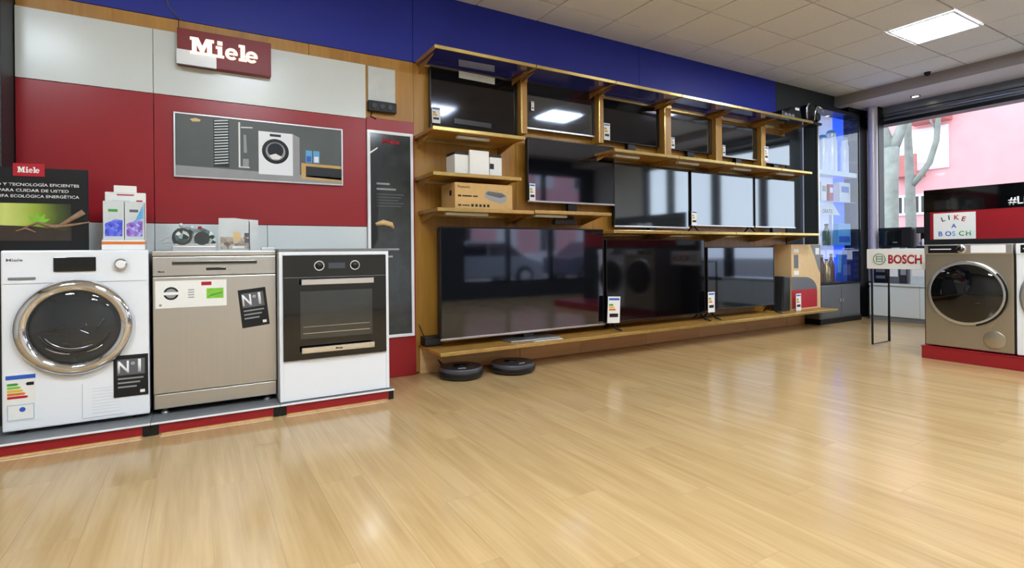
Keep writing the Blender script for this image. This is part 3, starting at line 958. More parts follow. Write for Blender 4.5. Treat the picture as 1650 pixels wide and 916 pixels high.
# =================================================================== RED PLINTHS AND THE THREE BIG APPLIANCES
PT = .072
for k, (x0, x1, lab) in enumerate(((-1.0, -.214, 'red fronted plinth under the white washing machine'),
                                   (-.214, .414, 'red fronted plinth under the steel dishwasher'),
                                   (.414, 1.10, 'red fronted plinth under the white oven cabinet'))):
    r = empty('display_plinth', ((x0 + x1) / 2, 3.37, 0))
    h = (x1 - x0) / 2 - .001
    MB().box(-h, h, .004, .59, .060, PT).build('top_board', 'grey_board', r)
    MB().box(-h, h, .0, .004, .062, PT).build('edge_strip', 'enamel_white', r, bevel=.001)
    MB().box(-h + .035, h - .035, .012, .024, .012, .060).build('kick_panel', 'red_laminate', r, bevel=.002)
    for sx in (-1, 1):
        MB().box(sx * (h - .034) , sx * h, .018, .03, .004, .06).build('joint_block', 'black_plastic', r)
        MB().rev([(.016, 0), (.012, .012), (.012, .06)], (sx * (h - .06), .09, 0), 2, 12).build('foot', 'alu', r)
    MB().box(-h, h, .12, .58, .006, .060).build('core', 'black_plastic', r)
    MB().box(-h + .04, h - .04, .026, .036, .014, .020).build('led_strip', 'white_led', r)
    tag(r, lab, 'plinth', 'plinths along the red wall')

def sticker_no1(parent, x, z, w, h, y, rot=0.0):
    st = MB().box(-w / 2, w / 2, -.0008, 0, -h / 2, h / 2).build('sticker', 'print_black', parent)
    st.location = (x, y, z)
    st.rotation_euler = (0, rot, 0)
    st['label'] = 'black sticker with silver number one print'
    MB().box(-w * .40, w * .40, -.0014, -.0009, h * .02, h * .40).build('print', 'grey_metal', st)
    text('lettering', 'N', h * .28, 'print_white', st, (-w * .38, -.0018, h * .08), bold=.02, width=w * .32)
    text('lettering', 'o', h * .10, 'print_white', st, (w * .0, -.0018, h * .26), bold=.01)
    text('lettering', '1', h * .30, 'print_white', st, (w * .2, -.0018, h * .08), bold=.02)
    for k in range(3):
        MB().box(-w * .38, w * (.36 - .1 * k), -.0014, -.0009, -h * (.08 + .1 * k), -h * (.045 + .1 * k)).build('fine_print', 'print_grey', st)
    MB().box(w * .26, w * .40, -.0014, -.0009, -h * .43, -h * .36).build('print', 'print_white', st)
    return st

# ---- white washing machine -------------------------------------------------
def washer(name, loc, rz, w, hgt, depth, label, body='enamel_white', door_c=(0, .484), door_r=.243, glass_r=.185, group=None):
    r = empty(name, loc, rz)
    h = w / 2
    MB().box(-h, h, 0.004, depth, .02, hgt).build('body', body, r, bevel=.008)
    for sx in (-1, 1):
        for yy in (.06, depth - .06):
            MB().rev([(.022, 0), (.022, .01), (.012, .012), (.012, .022)], (sx * (h - .06), yy, 0), 2, 12).build('foot', 'black_plastic', r)
    return r

r = washer('washing_machine', (-.523, 3.50, PT), 0, .598, .911, .46, '')
tag(r, 'white washing machine with chrome porthole, leftmost appliance by the red wall', 'washing machine')
c = (-.012, .517)      # door centre, local (x, z)
MB().rev([(.243, .004), (.245, -.012), (.236, -.030), (.215, -.042), (.192, -.036), (.186, -.020)], (c[0], 0, c[1]), 1, 64, cap=False).build('door_ring', 'chrome', r)
d = MB().rev([(.187, -.020), (.170, -.030), (.13, -.040), (.07, -.046), (.0001, -.048)], (c[0], 0, c[1]), 1, 48, cap=False).build('door_glass', 'case_glass', r)
MB().rev([(.19, .002), (.15, .001), (.10, .0005), (.0001, .0)], (c[0], 0, c[1]), 1, 40, cap=False).build('drum', 'drum_dark', r)
for a0, a1, rr, th, m_ in ((196, 344, .150, .007, 'print_black'), (205, 300, .135, .004, 'chrome'), (225, 262, .168, .005, 'chrome'), (285, 312, .165, .006, 'chrome')):  # reflection lines in the porthole, shaped as thin arcs
    pts = [(c[0] + rr * math.cos(R(a0 + (a1 - a0) * t / 10)), -.010, c[1] + .82 * rr * math.sin(R(a0 + (a1 - a0) * t / 10))) for t in range(11)]
    MB().tube(pts, [th * (.4 + .6 * math.sin(math.pi * t / 10)) for t in range(11)], 6).build('drum_reflection', m_, r)
for px_, pz_, w_, h_, a_ in ((-.06, .0, .055, .012, 25), (-.075, -.03, .09, .008, -8), (.025, -.005, .05, .012, 40), (.035, -.03, .04, .009, -30), (.10, .01, .06, .010, 55), (-.03, -.085, .05, .012, -12), (.06, -.085, .06, .012, 10)):  # glints in the porthole, shaped as small dark chrome bars
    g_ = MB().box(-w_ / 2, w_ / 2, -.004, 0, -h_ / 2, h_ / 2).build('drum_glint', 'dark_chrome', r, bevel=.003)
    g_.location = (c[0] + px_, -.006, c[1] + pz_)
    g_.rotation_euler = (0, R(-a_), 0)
MB().box(-.099, .072, -.004, .005, .802, .875).build('display', 'black_glass', r, bevel=.002)
MB().rev([(.030, .004), (.030, -.018), (.026, -.026), (.0001, -.027)], (.178, 0, .836), 1, 32).build('dial', 'chrome', r)
MB().rev([(.021, -.027), (.0001, -.0285)], (.178, 0, .836), 1, 24).build('dial_cap', 'enamel_white', r)
MB().box(-.272, -.168, -.002, .006, .765, .778).build('drawer_grip', 'grey_board', r, bevel=.003)
MB().box(-.29, .29, .002, .0042, .745, .7465).build('panel_line', 'grey_board', r)
text('lettering', 'Miele', .014, 'print_grey', r, (-.278, .0025, .857), bold=.02, width=.062)
MB().box(.01, .19, .002, .0042, .04, .041).box(.01, .011, .002, .0042, .04, .22).build('flap_line', 'print_grey', r)
for k in range(9):
    MB().box(.05, .17, .0025, .0042, .06 + .016 * k, .0615 + .016 * k).build('fine_print', 'frost', r)
# energy label
e = MB().box(-.283, -.172, .001, .004, .07, .30).build('energy_label', 'paper_white', r)
MB().box(-.283, -.172, -.0002, .001, .276, .296).build('print', 'print_blue', e)
for k, cc in enumerate(('print_green', 'print_lime', 'print_yellow', 'print_orange', 'print_red')):
    z = .245 - .016 * k
    L_ = .035 + .009 * k
    MB().prism([(-.278, z), (-.278 + L_, z), (-.278 + L_ + .008, z + .006), (-.278 + L_, z + .012), (-.278, z + .012)], 1, -.0002, .001).build('print', cc, e)
MB().prism([(-.21, .250), (-.203, .258), (-.178, .258), (-.178, .242), (-.203, .242)], 1, -.0002, .001).build('print', 'print_black', e)
MB().frame(-.278, -.178, .075, .15, .002, -.0002, .001).build('print', 'print_cyan', e)
MB().rev([(.012, -.0002), (.012, .001)], (-.222, 0, .125), 1, 12).build('print', 'print_blue', e)
sticker_no1(r, .217, .238, .152, .222, .002)

# ---- dishwasher ---------------------------------------------------------------
r = empty('dishwasher', (.103, 3.50, PT))
MB().box(-.311, .311, .022, .46, .03, .875).build('body', 'steel_dark', r, bevel=.003)
MB().box(-.311, .311, .0, .46, .875, .903).build('worktop', 'steel', r, bevel=.004)
MB().box(-.309, .309, .0, .024, .765, .872).build('control_panel', 'steel', r, bevel=.004)
MB().box(-.22, .207, -.010, .002, .826, .848).build('handle', 'steel_dark', r, bevel=.004)
MB().box(-.215, .202, -.012, -.009, .833, .840).build('handle_slot', 'black_plastic', r)
MB().box(-.056, .044, -.002, .004, .793, .808).build('display', 'black_glass', r, bevel=.001)
for k in range(6):
    MB().rev([(.004, -.002), (.004, .004)], (.06 + .022 * k, 0, .797), 1, 10).build('button', 'alu', r)
text('lettering', 'Miele', .010, 'print_black', r, (-.285, -.001, .785), bold=.02)
MB().box(-.309, .309, .0, .024, .118, .760).build('door', 'steel', r, bevel=.004)
MB().box(-.306, .306, .006, .03, .035, .114).build('kick_plate', 'steel', r, bevel=.003)
for sx in (-1, 1):
    for yy in (.06, .40):
        MB().rev([(.022, 0), (.022, .012), (.012, .014), (.012, .032)], (sx * .26, yy, 0), 2, 12).build('foot', 'alu', r)
s = MB().box(-.298, .046, -.0012, -.0002, .588, .738).build('info_sticker', 'paper_white', r)
MB().rev([(.036, -.0018), (.036, -.0013)], (-.225, 0, .668), 1, 24).build('print', 'print_black', s)
MB().rev([(.026, -.0024), (.026, -.0019)], (-.225, 0, .668), 1, 20).build('print', 'print_grey', s)
MB().box(-.262, -.188, -.0030, -.0025, .660, .676).build('print', 'print_white', s)
for k in range(4):
    MB().box(-.145, -.115, -.0018, -.0013, .640 + .014 * k, .646 + .014 * k).build('print', 'print_grey', s)
MB().box(-.055, .03, -.0018, -.0013, .632, .69).build('print', 'print_lime', s)
MB().prism([(-.05, .64), (.02, .66), (.025, .668), (-.03, .655)], 1, -.0024, -.0019).build('print', 'print_green', s)
MB().box(-.08, -.03, -.0018, -.0013, .708, .728).build('print', 'print_red', s)
MB().rev([(.007, -.0018), (.007, -.0013)], (-.275, 0, .605), 1, 12).build('print', 'print_grey', s)
sticker_no1(r, .188, .566, .148, .225, -.0004, R(-6))
tag(r, 'stainless steel dishwasher between washing machine and oven', 'dishwasher')
tag(MB().box(.335, .405, 3.515, 3.545, .9755, .995).build('glass_label', 'frost', bevel=.003), 'tiny pale block lying on the right end of the dishwasher top', 'label')

# ---- oven cabinet -------------------------------------------------------------
r = empty('oven_cabinet', (.747, 3.40, PT))
MB().box(-.329, -.309, .0, .55, .004, .895).build('side_panel', 'enamel_white', r, bevel=.002)
MB().box(.309, .329, .0, .55, .004, .895).build('side_panel', 'enamel_white', r, bevel=.002)
MB().box(-.332, .332, -.004, .555, .895, .912).build('worktop', 'grey_board', r, bevel=.003)
MB().box(-.309, .309, .0, .02, .873, .895).build('top_rail', 'enamel_white', r)
MB().box(-.309, .309, .002, .02, .004, .243).build('lower_panel', 'enamel_white', r, bevel=.002)
MB().box(-.309, .309, .03, .54, .01, .89).build('carcass', 'grey_board', r)
ov = MB().box(-.309, .309, -.012, .03, .245, .871).build('oven', 'black_glass', r, bevel=.003)
MB().box(-.309, .309, -.0125, -.0118, .738, .740).build('panel_gap', 'print_grey', ov)
MB().box(-.215, .217, -.0135, -.012, .368, .655).build('oven_window', 'dark_chrome', ov)
MB().box(-.20, .20, -.0145, -.0134, .40, .403).box(-.20, .20, -.0145, -.0134, .44, .442).build('oven_rack', 'chrome', ov)
for xx in (-.105, .109):
    MB().rev([(.032, -.012), (.032, -.016), (.030, -.018)], (xx, 0, .808), 1, 28).build('knob_ring', 'chrome', ov)
    MB().rev([(.024, -.016), (.022, -.034), (.0001, -.035)], (xx, 0, .808), 1, 24).build('knob', 'black_plastic', ov)
MB().box(-.05, .05, -.0128, -.012, .79, .825).build('display', 'tv_screen', ov)
for z, nm in ((.708, 'handle'), (.301, 'handle')):
    hd = MB().box(-.215, .220, -.055, -.040, z - .014, z + .022).build(nm, 'chrome', ov, bevel=.004)
    for sx in (-.18, .185):
        MB().box(sx - .01, sx + .01, -.042, -.012, z - .006, z + .012).build('handle_post', 'chrome', hd)
text('lettering', 'Miele', .013, 'print_black', ov, (-.02, -.0565, .299), bold=.02)
tag(r, 'white oven cabinet with black built-in oven and two steel bars', 'oven')

# =================================================================== DISPLAY ITEMS ON THE APPLIANCE TOPS
TOPW = PT + .9115
# dark advertising board leaning on the washing machine
r = empty('advert_board', (-.74, 3.665, TOPW + .001), R(-8))
MB().box(-.245, .245, 0, .004, .0, .43).build('board', 'print_black', r)
pic = MB().box(-.245, .17, -.0010, -.0002, .05, .245).build('picture', 'print_lime', r)
grad_mat('meadow_print', [(0, (150, 176, 84)), (.35, (206, 216, 120)), (.62, (150, 172, 60)), (.85, (70, 84, 36)), (1, (30, 34, 32))], 0, .45, .17, .12, lo=-.245)
pic.data.materials[0] = MATS['meadow_print']
mat('picture_brown', (58, 48, 42), .45, noise=.2, nscale=14)
MB().prism([(-.245, .05), (.17, .05), (.17, .10), (.02, .125), (-.12, .13), (-.245, .145)], 1, -.0016, -.0011).build('picture_detail', 'picture_brown', pic)
MB().rev([(.024, -.0024), (.024, -.0018)], (-.16, 0, .115), 1, 20).build('picture_detail', 'print_orange', pic)
MB().tube([(-.03, -.003, .115), (.03, -.003, .145), (.09, -.003, .125), (.15, -.003, .13), (.25, -.003, .15)], [.004, .006, .010, .008, .003], 8).build('branch_picture', 'bark_print', r)
MB().tube([(.10, -.003, .115), (.17, -.003, .165), (.225, -.003, .205)], [.006, .012, .016], 8).build('branch_picture', 'bark_print', r)
MB().tube([(-.06, -.003, .10), (-.02, -.003, .115), (.02, -.003, .095)], [.004, .006, .002], 8).build('branch_picture', 'bark_print', r)
for a in (20, 55, 95, 140):
    ca, sa = math.cos(R(a)), math.sin(R(a))
    MB().prism([(.03, .145), (.03 + .03 * ca - .01 * sa, .145 + .03 * sa + .01 * ca), (.03 + .055 * ca, .145 + .055 * sa), (.03 + .03 * ca + .01 * sa, .145 + .03 * sa - .01 * ca)], 1, -.004, -.003).build('leaf_picture', 'print_lime', r)
lg = MB().box(-.07, .06, -.006, .006, .385, .452).build('logo_tab', 'print_red', r, bevel=.002)
slab_wordmark('lettering', 'print_white', lg, -.05, .404, .09, .03, -.0062, .001)
for k, (t, x0, w) in enumerate((('CALIDAD Y TECNOLOG\u00cdA EFICIENTES', -.225, .43), ('PARA CUIDAR DE USTED', -.13, .29), ('Y LA TARIFA ECOL\u00d3GICA ENERG\u00c9TICA', -.225, .43))):
    text('lettering', t, .0145, 'print_white', r, (x0, -.001, .335 - .030 * k), width=w, bold=.01)
MB().prism([(.004, 0), (.10, 0), (.004, .25)], 0, -.01, .0).build('easel', 'print_black', r)
tag(r, 'dark advertising board with green picture standing on the washing machine', 'sign')

# detergent stand
r = empty('detergent_display', (-.345, 3.66, TOPW + .001))
MB().box(-.098, .098, -.03, .10, 0, .055).build('tray', 'paper_white', r, bevel=.003)
MB().box(-.098, .098, -.0312, -.0302, .03, .046).build('print', 'print_orange', r)
MB().box(-.096, .096, .085, .095, .05, .33).build('back_card', 'paper_white', r, bevel=.012)
MB().box(-.055, .052, .083, .093, .325, .368).build('top_tab', 'paper_white', r, bevel=.003)
MB().box(-.04, .04, .0815, .083, .312, .318).build('print', 'print_red', r)
MB().box(.05, .08, .0835, .085, .262, .286).build('print', 'print_red', r)
MB().box(-.06, .02, .0835, .085, .27, .284).build('print', 'frost', r)
tag(r, 'white cardboard detergent stand on the right of the washing machine top', 'stand')
for k, (x0, x1) in enumerate(((-.094, .0), (.003, .092))):
    p = empty('detergent_box', (-.345 + (x0 + x1) / 2, 3.655, TOPW + .057))
    h = (x1 - x0) / 2
    MB().box(-h, h, 0, .07, 0, .215).build('carton', 'frost', p, bevel=.002)
    c1 = speckle_mat('detergent_blue' if k == 0 else 'detergent_violet', [(50, 60, 190), (90, 100, 220), (120, 140, 230)] if k == 0 else [(120, 60, 160), (150, 120, 210), (180, 190, 240)], 60)
    MB().prism([(-h + .008, .02), (h - .008, .02), (h - .006, .11), (.01, .115), (-h + .008, .09)], 1, -.0012, -.0004).build('print', c1.name, p)
    MB().box(-h * .5, h * .4, -.0012, -.0004, .155, .17).build('print', 'print_green' if k == 0 else 'grey_metal', p)
    if k == 1:
        MB().prism([(.0, .10), (h - .004, .12), (h - .004, .2), (h - .02, .16)], 1, -.0018, -.0013).build('print', 'print_cyan', p)
    tag(p, ['detergent box with dark blue print, left in the white stand', 'detergent box with violet print, right in the white stand'][k], 'detergent', 'detergent boxes')

# dishes cut-out display on the dishwasher
TOPD = PT + .903
r = empty('dishes_display', (-.01, 3.66, TOPD + .0005))
MB().box(-.11, .11, -.03, .07, 0, .03).build('tray', 'alu', r, bevel=.004)
speckle_mat('dishes_print', [(30, 46, 46), (110, 130, 128), (180, 194, 192), (226, 232, 230), (60, 76, 78)], 42, .2)
pts = [(-.112, .075), (-.105, .045), (-.08, .034), (.10, .034), (.112, .05), (.108, .085), (.085, .118), (.05, .135), (.0, .13), (-.035, .145), (-.075, .14), (-.10, .115)]
MB().prism(pts, 1, .0, .025).build('cut_out', 'dishes_print', r, bevel=.004)
MB().box(-.098, .115, -.005, -.001, .034, .044).build('rim', 'chrome', r)
for k, (px, pz) in enumerate(((-.065, .165), (-.01, .152), (.03, .148))):
    MB().rev([(.002, -.006), (.012, 0), (.002, .006)], (px, .012, pz - .012), 1, 14).build('cup_picture', 'enamel_white' if k != 2 else 'print_red', r)
MB().rev([(.05, -.008), (.05, -.002)], (-.06, 0, .085), 1, 24).build('plate_picture', 'dark_chrome', r)
MB().rev([(.035, -.012), (.035, -.008)], (-.06, 0, .085), 1, 24).build('plate_picture', 'dishes_print', r)
MB().rev([(.040, -.008), (.040, -.002)], (.04, 0, .075), 1, 24).build('plate_picture', 'dark_chrome', r)
tag(r, 'shiny cut-out of dishes on a silver tray on the dishwasher', 'display')
# pale folded card with kitchen picture
r = empty('photo_card', (.225, 3.66, TOPD + .0005))
speckle_mat('kitchen_print', [(196, 190, 178), (150, 130, 112), (206, 196, 180), (110, 84, 70), (230, 226, 220)], 38)
MB().prism([(-.11, 0), (.105, 0), (.108, .19), (.02, .195), (-.02, .20), (-.108, .198)], 1, 0, .004).build('card', 'frost', r)
MB().box(-.10, .055, -.0012, -.0002, .012, .085).build('print', 'kitchen_print', r)
MB().box(-.03, .01, -.002, -.0013, .06, .115).build('print', 'carton_tan', r)
MB().box(.03, .055, -.002, -.0013, .05, .075).box(.03, .055, -.002, -.0013, .085, .11).build('print', 'grey_metal', r)
MB().box(-.035, .03, -.0026, -.0021, .015, .03).build('print', 'print_white', r)
MB().box(.055, .06, 0, .07, 0, .18).build('side_flap', 'paper_white', r)
tag(r, 'pale upright card with a kitchen picture on the dishwasher', 'sign')

# =================================================================== THINGS ON THE RED WALL
r = empty('brand_sign', (.1765, 3.97, 2.262))
mat('sign_red', (122, 20, 26), .4, noise=.04)
MB().box(-.268, .268, -.06, -.0005, -.112, .112).build('box', 'sign_red', r, bevel=.003)
slab_wordmark('lettering', 'sign_letter', r, -.20, -.042, .385, .105, -.06, .012)
pl = MB().box(-.272, -.055, -.0635, -.0605, -.115, -.022).build('white_patch', 'enamel_white', r)  # thin white block over the lower left corner of the sign
pl['label'] = 'white patch on the lower left corner of the red sign'
MB().box(-.272, -.055, -.066, -.0605, -.121, -.115).build('patch_edge', 'black_plastic', pl)
tag(r, 'red box sign with glowing white letters high on the wall', 'sign')
r = empty('framed_picture', (.4015, 3.97, 1.65))
MB().frame(-.519, .519, -.205, .205, .010, -.022, -.0005).build('frame', 'alu', r, bevel=.002)
mat('picture_grey', (82, 88, 88), .4, noise=.08, nscale=6)
MB().box(-.510, .510, -.016, -.001, -.196, .196).build('print', 'picture_grey', r)
def pq(poly, m, lay=1):
    return MB().prism(poly, 1, -.016 - .0006 * lay, -.016 - .0006 * (lay - 1)).build('picture_detail', m, r)
pq([(-.51, -.196), (.51, -.196), (.51, -.15), (-.51, -.13)], 'print_grey')
for k in range(16):
    z = .175 - .0185 * k
    pq([(-.295, z), (-.215, z + .012), (-.215, z + .005), (-.295, z - .007)], 'frost', 2)
pq([(-.30, .18), (-.21, .18), (-.21, -.125), (-.30, -.125)], 'print_black')
pq([(-.155, .18), (-.145, .18), (-.145, -.12), (-.155, -.12)], 'print_white', 2)
pq([(-.14, .15), (-.07, .155), (-.07, .148), (-.14, .143)], 'print_white', 2)
pq([(-.145, -.12), (-.09, -.12), (-.09, -.113), (-.145, -.113)], 'print_white', 2)
pq([(-.13, -.115), (-.095, -.115), (-.095, -.06), (-.13, -.06)], 'print_grey', 2)
pq([(-.125, .10), (-.11, .10), (-.105, -.02), (-.125, -.02)], 'print_grey', 2)
pq([(-.43, .168), (-.40, .178), (-.37, .17), (-.375, .158), (-.415, .154)], 'carton_tan', 2)
pq([(-.035, .135), (.18, .135), (.18, -.155), (-.035, -.155)], 'enamel_white', 2)
pq([(.18, .135), (.225, .115), (.225, -.15), (.18, -.155)], 'print_grey', 2)
MB().rev([(.085, -.0182), (.085, -.0176)], (.07, 0, .005), 1, 32).build('picture_detail', 'dark_metal', r)
MB().rev([(.062, -.0188), (.062, -.0182)], (.07, 0, .005), 1, 28).build('picture_detail', 'print_grey', r)
MB().rev([(.05, -.0194), (.05, -.0188)], (.07, 0, .012), 1, 28).build('picture_detail', 'dark_metal', r)
pq([(.03, -.025), (.07, -.01), (.11, -.03), (.09, -.048), (.05, -.05)], 'print_white', 6)
pq([(.035, .122), (.105, .122), (.105, .105), (.035, .105)], 'print_black', 3)
for x0 in (.265, .315):
    pq([(x0, -.055), (x0 + .042, -.055), (x0 + .042, .03), (x0, .03)], 'print_cyan', 2)
    pq([(x0 + .006, -.05), (x0 + .036, -.05), (x0 + .036, -.01), (x0 + .006, -.01)], 'print_blue' if x0 < .3 else 'print_white', 3)
pq([(.235, -.06), (.51, -.065), (.51, -.085), (.235, -.08)], 'carton', 2)
pq([(.235, -.08), (.265, -.08), (.265, -.155), (.235, -.155)], 'carton', 2)
pq([(.265, -.08), (.51, -.085), (.51, -.165), (.265, -.155)], 'print_black', 1)
pq([(.235, -.155), (.51, -.165), (.51, -.18), (.235, -.17)], 'carton', 2)
tag(r, 'wide framed picture of a washing machine on the red wall', 'picture')

r = empty('tall_poster', (1.277, 3.97, .31))
MB().frame(-.178, .178, 0, 1.565, .022, -.022, -.0005).build('frame', 'enamel_white', r, bevel=.002)
grad_mat('dark_poster', [(0, (46, 52, 56)), (.3, (70, 76, 82)), (.55, (54, 60, 60)), (.8, (40, 46, 48)), (1, (58, 66, 68))], 2, .12, 1.56, .5)
MB().box(-.158, .158, -.016, -.001, .02, 1.545).build('print', 'dark_poster', r)
text('lettering', 'Miele', .035, 'print_red', r, (-.06, -.017, 1.475), bold=.03, width=.13)
for z, w in ((1.16, .10), (1.12, .15), (.665, .17), (.61, .12)):
    MB().box(-.11, -.11 + w, -.0168, -.0161, z, z + .014).build('fine_print', 'print_grey', r)
for k in range(5):
    MB().box(-.11, .10 - .02 * (k % 3), -.0168, -.0161, 1.085 - .022 * k, 1.09 - .022 * k).build('fine_print', 'grey_metal', r)
MB().tube([(-.12, -.014, .86), (-.06, -.015, .875), (.0, -.015, .86), (.02, -.014, .83)], [.012, .022, .02, .008], 10).build('hand_picture', 'carton_tan', r)
MB().prism([(-.158, 1.40), (-.10, 1.44), (-.10, 1.43), (-.158, 1.385)], 1, -.0168, -.0161).build('picture_detail', 'print_white', r)
MB().prism([(-.158, 1.34), (-.06, 1.42), (-.08, 1.2), (-.11, .85), (-.10, .75), (-.158, .65)], 1, -.0166, -.0161).build('picture_detail', 'print_black', r)
tag(r, 'tall dark poster in a white frame right of the oven', 'poster')

r = empty('wall_controller', (1.222, 3.99, 2.10))
MB().box(-.105, .105, -.012, -.0005, .0, .26).build('sheet', 'frost', r, bevel=.002)
MB().box(-.112, .104, -.05, -.0005, -.085, -.004).build('device', 'black_plastic', r, bevel=.008)
for k in range(3):
    MB().rev([(.02, -.056), (.024, -.05)], (-.07 + .06 * k, 0, -.045), 1, 14).build('knob', 'charcoal_plastic', r)
MB().tube([(-.08, -.02, -.085), (-.09, -.02, -.12), (-.05, -.02, -.135)], .006, 8).build('cable', 'black_plastic', r)
tag(r, 'dark control device under a pale sheet on the wooden wall', 'controller')

tag(MB().tube([(-.14, 3.998, 2.75), (-.155, 3.998, 2.62), (-.14, 3.998, 2.53), (-.09, 3.998, 2.47), (-.07, 3.985, 2.452)], .004, 6).build('wall_cable', 'grey_metal'), 'thin cable running down the blue wall above the red sign', 'cable')

# =================================================================== RED PLINTH WITH WASHING MACHINES ON THE RIGHT
r = empty('display_plinth', (5.42, 2.18, 0))
MB().box(0, .62, -2.4, 0, .0, .10).build('body', 'red_laminate', r, bevel=.004)
MB().box(-.004, .625, -2.405, .005, .10, .108).build('top_board', 'red_laminate', r, bevel=.002)
tag(r, 'low red plinth under the machines on the right', 'plinth')

def bosch_machine(yc, label, body, panel_m, glow):
    r = empty('washing_machine', (5.445, yc, .108), R(-90))
    w = .293
    MB().box(-w, w, .004, .56, .01, .872).build('body', body, r, bevel=.006)
    MB().box(-w, w, -.006, .02, .79, .872).build('control_panel', panel_m, r, bevel=.006)
    MB().box(-w + .03, -.01, -.008, -.005, .80, .862).build('panel_print', 'dark_metal', r)
    MB().box(-w + .045, -.10, -.0095, -.008, .828, .836).build('panel_stripe', 'print_white', r)
    MB().rev([(.034, -.006), (.034, -.014), (.024, -.018)], (-.03, 0, .832), 1, 28).build('dial_ring', 'chrome', r)
    MB().rev([(.024, -.014), (.022, -.030), (.0001, -.031)], (-.03, 0, .832), 1, 24).build('dial', 'dark_chrome', r)
    MB().box(.03, .25, -.008, -.005, .80, .862).build('display', 'print_white', r, bevel=.002)
    c = (-.005, .468)
    MB().rev([(.268, .004), (.268, -.010), (.255, -.016), (.238, -.014)], (c[0], 0, c[1]), 1, 56, cap=False).build('door_ring', 'alu', r)
    MB().rev([(.24, -.014), (.20, -.026), (.12, -.036), (.0001, -.040)], (c[0], 0, c[1]), 1, 48, cap=False).build('door_glass', 'black_glass', r)
    MB().tube([(c[0] + .262 * math.cos(R(a)), -.012, c[1] + .262 * math.sin(R(a))) for a in range(-75, 41, 5)], .008, 8).build('door_shadow_gap', 'dark_metal', r)
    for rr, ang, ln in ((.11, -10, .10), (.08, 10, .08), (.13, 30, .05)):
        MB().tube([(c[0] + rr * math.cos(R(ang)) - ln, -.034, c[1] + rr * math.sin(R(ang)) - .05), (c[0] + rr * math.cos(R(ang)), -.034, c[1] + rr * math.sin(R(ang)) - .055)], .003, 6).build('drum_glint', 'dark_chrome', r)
    MB().rev([(.072, .0045), (.072, .0005), (.068, -.001), (.0001, -.001)], (.175, 0, .105), 1, 36).build('filter_cover', body, r)
    for sx in (-1, 1):
        for yy in (.06, .5):
            MB().rev([(.022, 0), (.022, .011)], (sx * .24, yy, 0), 2, 12).build('foot', 'black_plastic', r)
    return tag(r, label, 'washing machine', 'washing machines on the right plinth')
bosch_machine(1.868, 'pale gold washing machine with dark porthole on the red plinth', 'champagne_steel', 'steel', 0)
bosch_machine(1.268, 'white washing machine cut off by the right edge, on the red plinth', 'enamel_white', 'enamel_white', 0)

# black and red backdrop panel
r = empty('backdrop_panel', (6.07, 2.41, 0), R(-90))
MB().box(0, 2.6, 0, .05, 0.002, 1.295).build('lower_board', 'print_black', r)
MB().box(.0, 2.6, -.0018, -.0002, 1.03, 1.294).build('red_band', 'red_laminate', r)
MB().box(0, 2.6, -.004, .054, 1.295, 1.508).build('upper_board', 'black_glass', r, bevel=.002)
MB().box(0, 2.6, -.002, .0, .985, 1.03).build('shadow_strip', 'print_black', r)  # shadow line above the machine tops, painted as a black strip
MB().box(0, .05, -.0032, -.0019, 1.03, 1.294).build('side_strip', 'print_black', r)
text('lettering', '#LikeABosch', .062, 'print_white', r, (.625, -.0055, 1.325), bold=.015)
tag(r, 'long black and red backdrop board behind the machines on the right', 'panel')
r = empty('slogan_card', (6.066, 2.17, 1.034), R(-90))
MB().box(-.16, .16, -.004, 0, 0, .245).build('card', 'paper_white', r)
for k, (ch, cc, dx_, dz_, ro) in enumerate((('L', 'print_black', -.09, .165, -18), ('I', 'print_black', -.04, .18, -6), ('K', 'print_red', .0, .182, 4), ('E', 'print_red', .055, .168, 16))):
    text('lettering', ch, .042, cc, r, (dx_, -.0046, dz_), bold=.02, rot=R(ro))
text('lettering', 'A', .036, 'print_blue', r, (-.02, -.0046, .105), bold=.02)
for k, (ch, cc) in enumerate(zip('BOSCH', ('print_blue', 'print_blue', 'print_cyan', 'print_green', 'print_green'))):
    text('lettering', ch, .042, cc, r, (-.12 + .052 * k, -.0046, .03), bold=.02)
tag(r, 'white card with coloured slogan letters on the red backdrop', 'sign')

# white name board on a black metal loop
r = empty('board_stand', (5.715, 2.74, 0), R(-90))
for xx in (0.03,):
    MB().tube([(xx, .0, .80), (xx, .0, .012), (xx, .33, .012), (xx, .33, .80), (xx, .0, .80)], .012, 4, smooth=False).build('leg_frame', 'dark_metal', r)
MB().box(-.005, .50, -.02, -.012, .755, .945).build('board', 'paper_white', r, bevel=.002)
MB().box(.018, .49, -.011, .011, .80, .82).build('crossbar', 'dark_metal', r)
ring = [(.108 + .052 * math.cos(R(a)), -.0225, .850 + .052 * math.sin(R(a))) for a in range(0, 361, 15)]
MB().tube(ring, .004, 6).build('logo_ring', 'logo_green', r)
MB().frame(.078, .138, .822, .878, .008, -.0225, -.0205).box(.085, .131, -.0225, -.0205, .846, .854).build('logo_mark', 'logo_green', r)
text('lettering', 'BOSCH', .078, 'print_red', r, (.185, -.0215, .811), bold=.03, width=.275)
tag(r, 'white board with red letters on a black metal frame stand', 'sign stand')

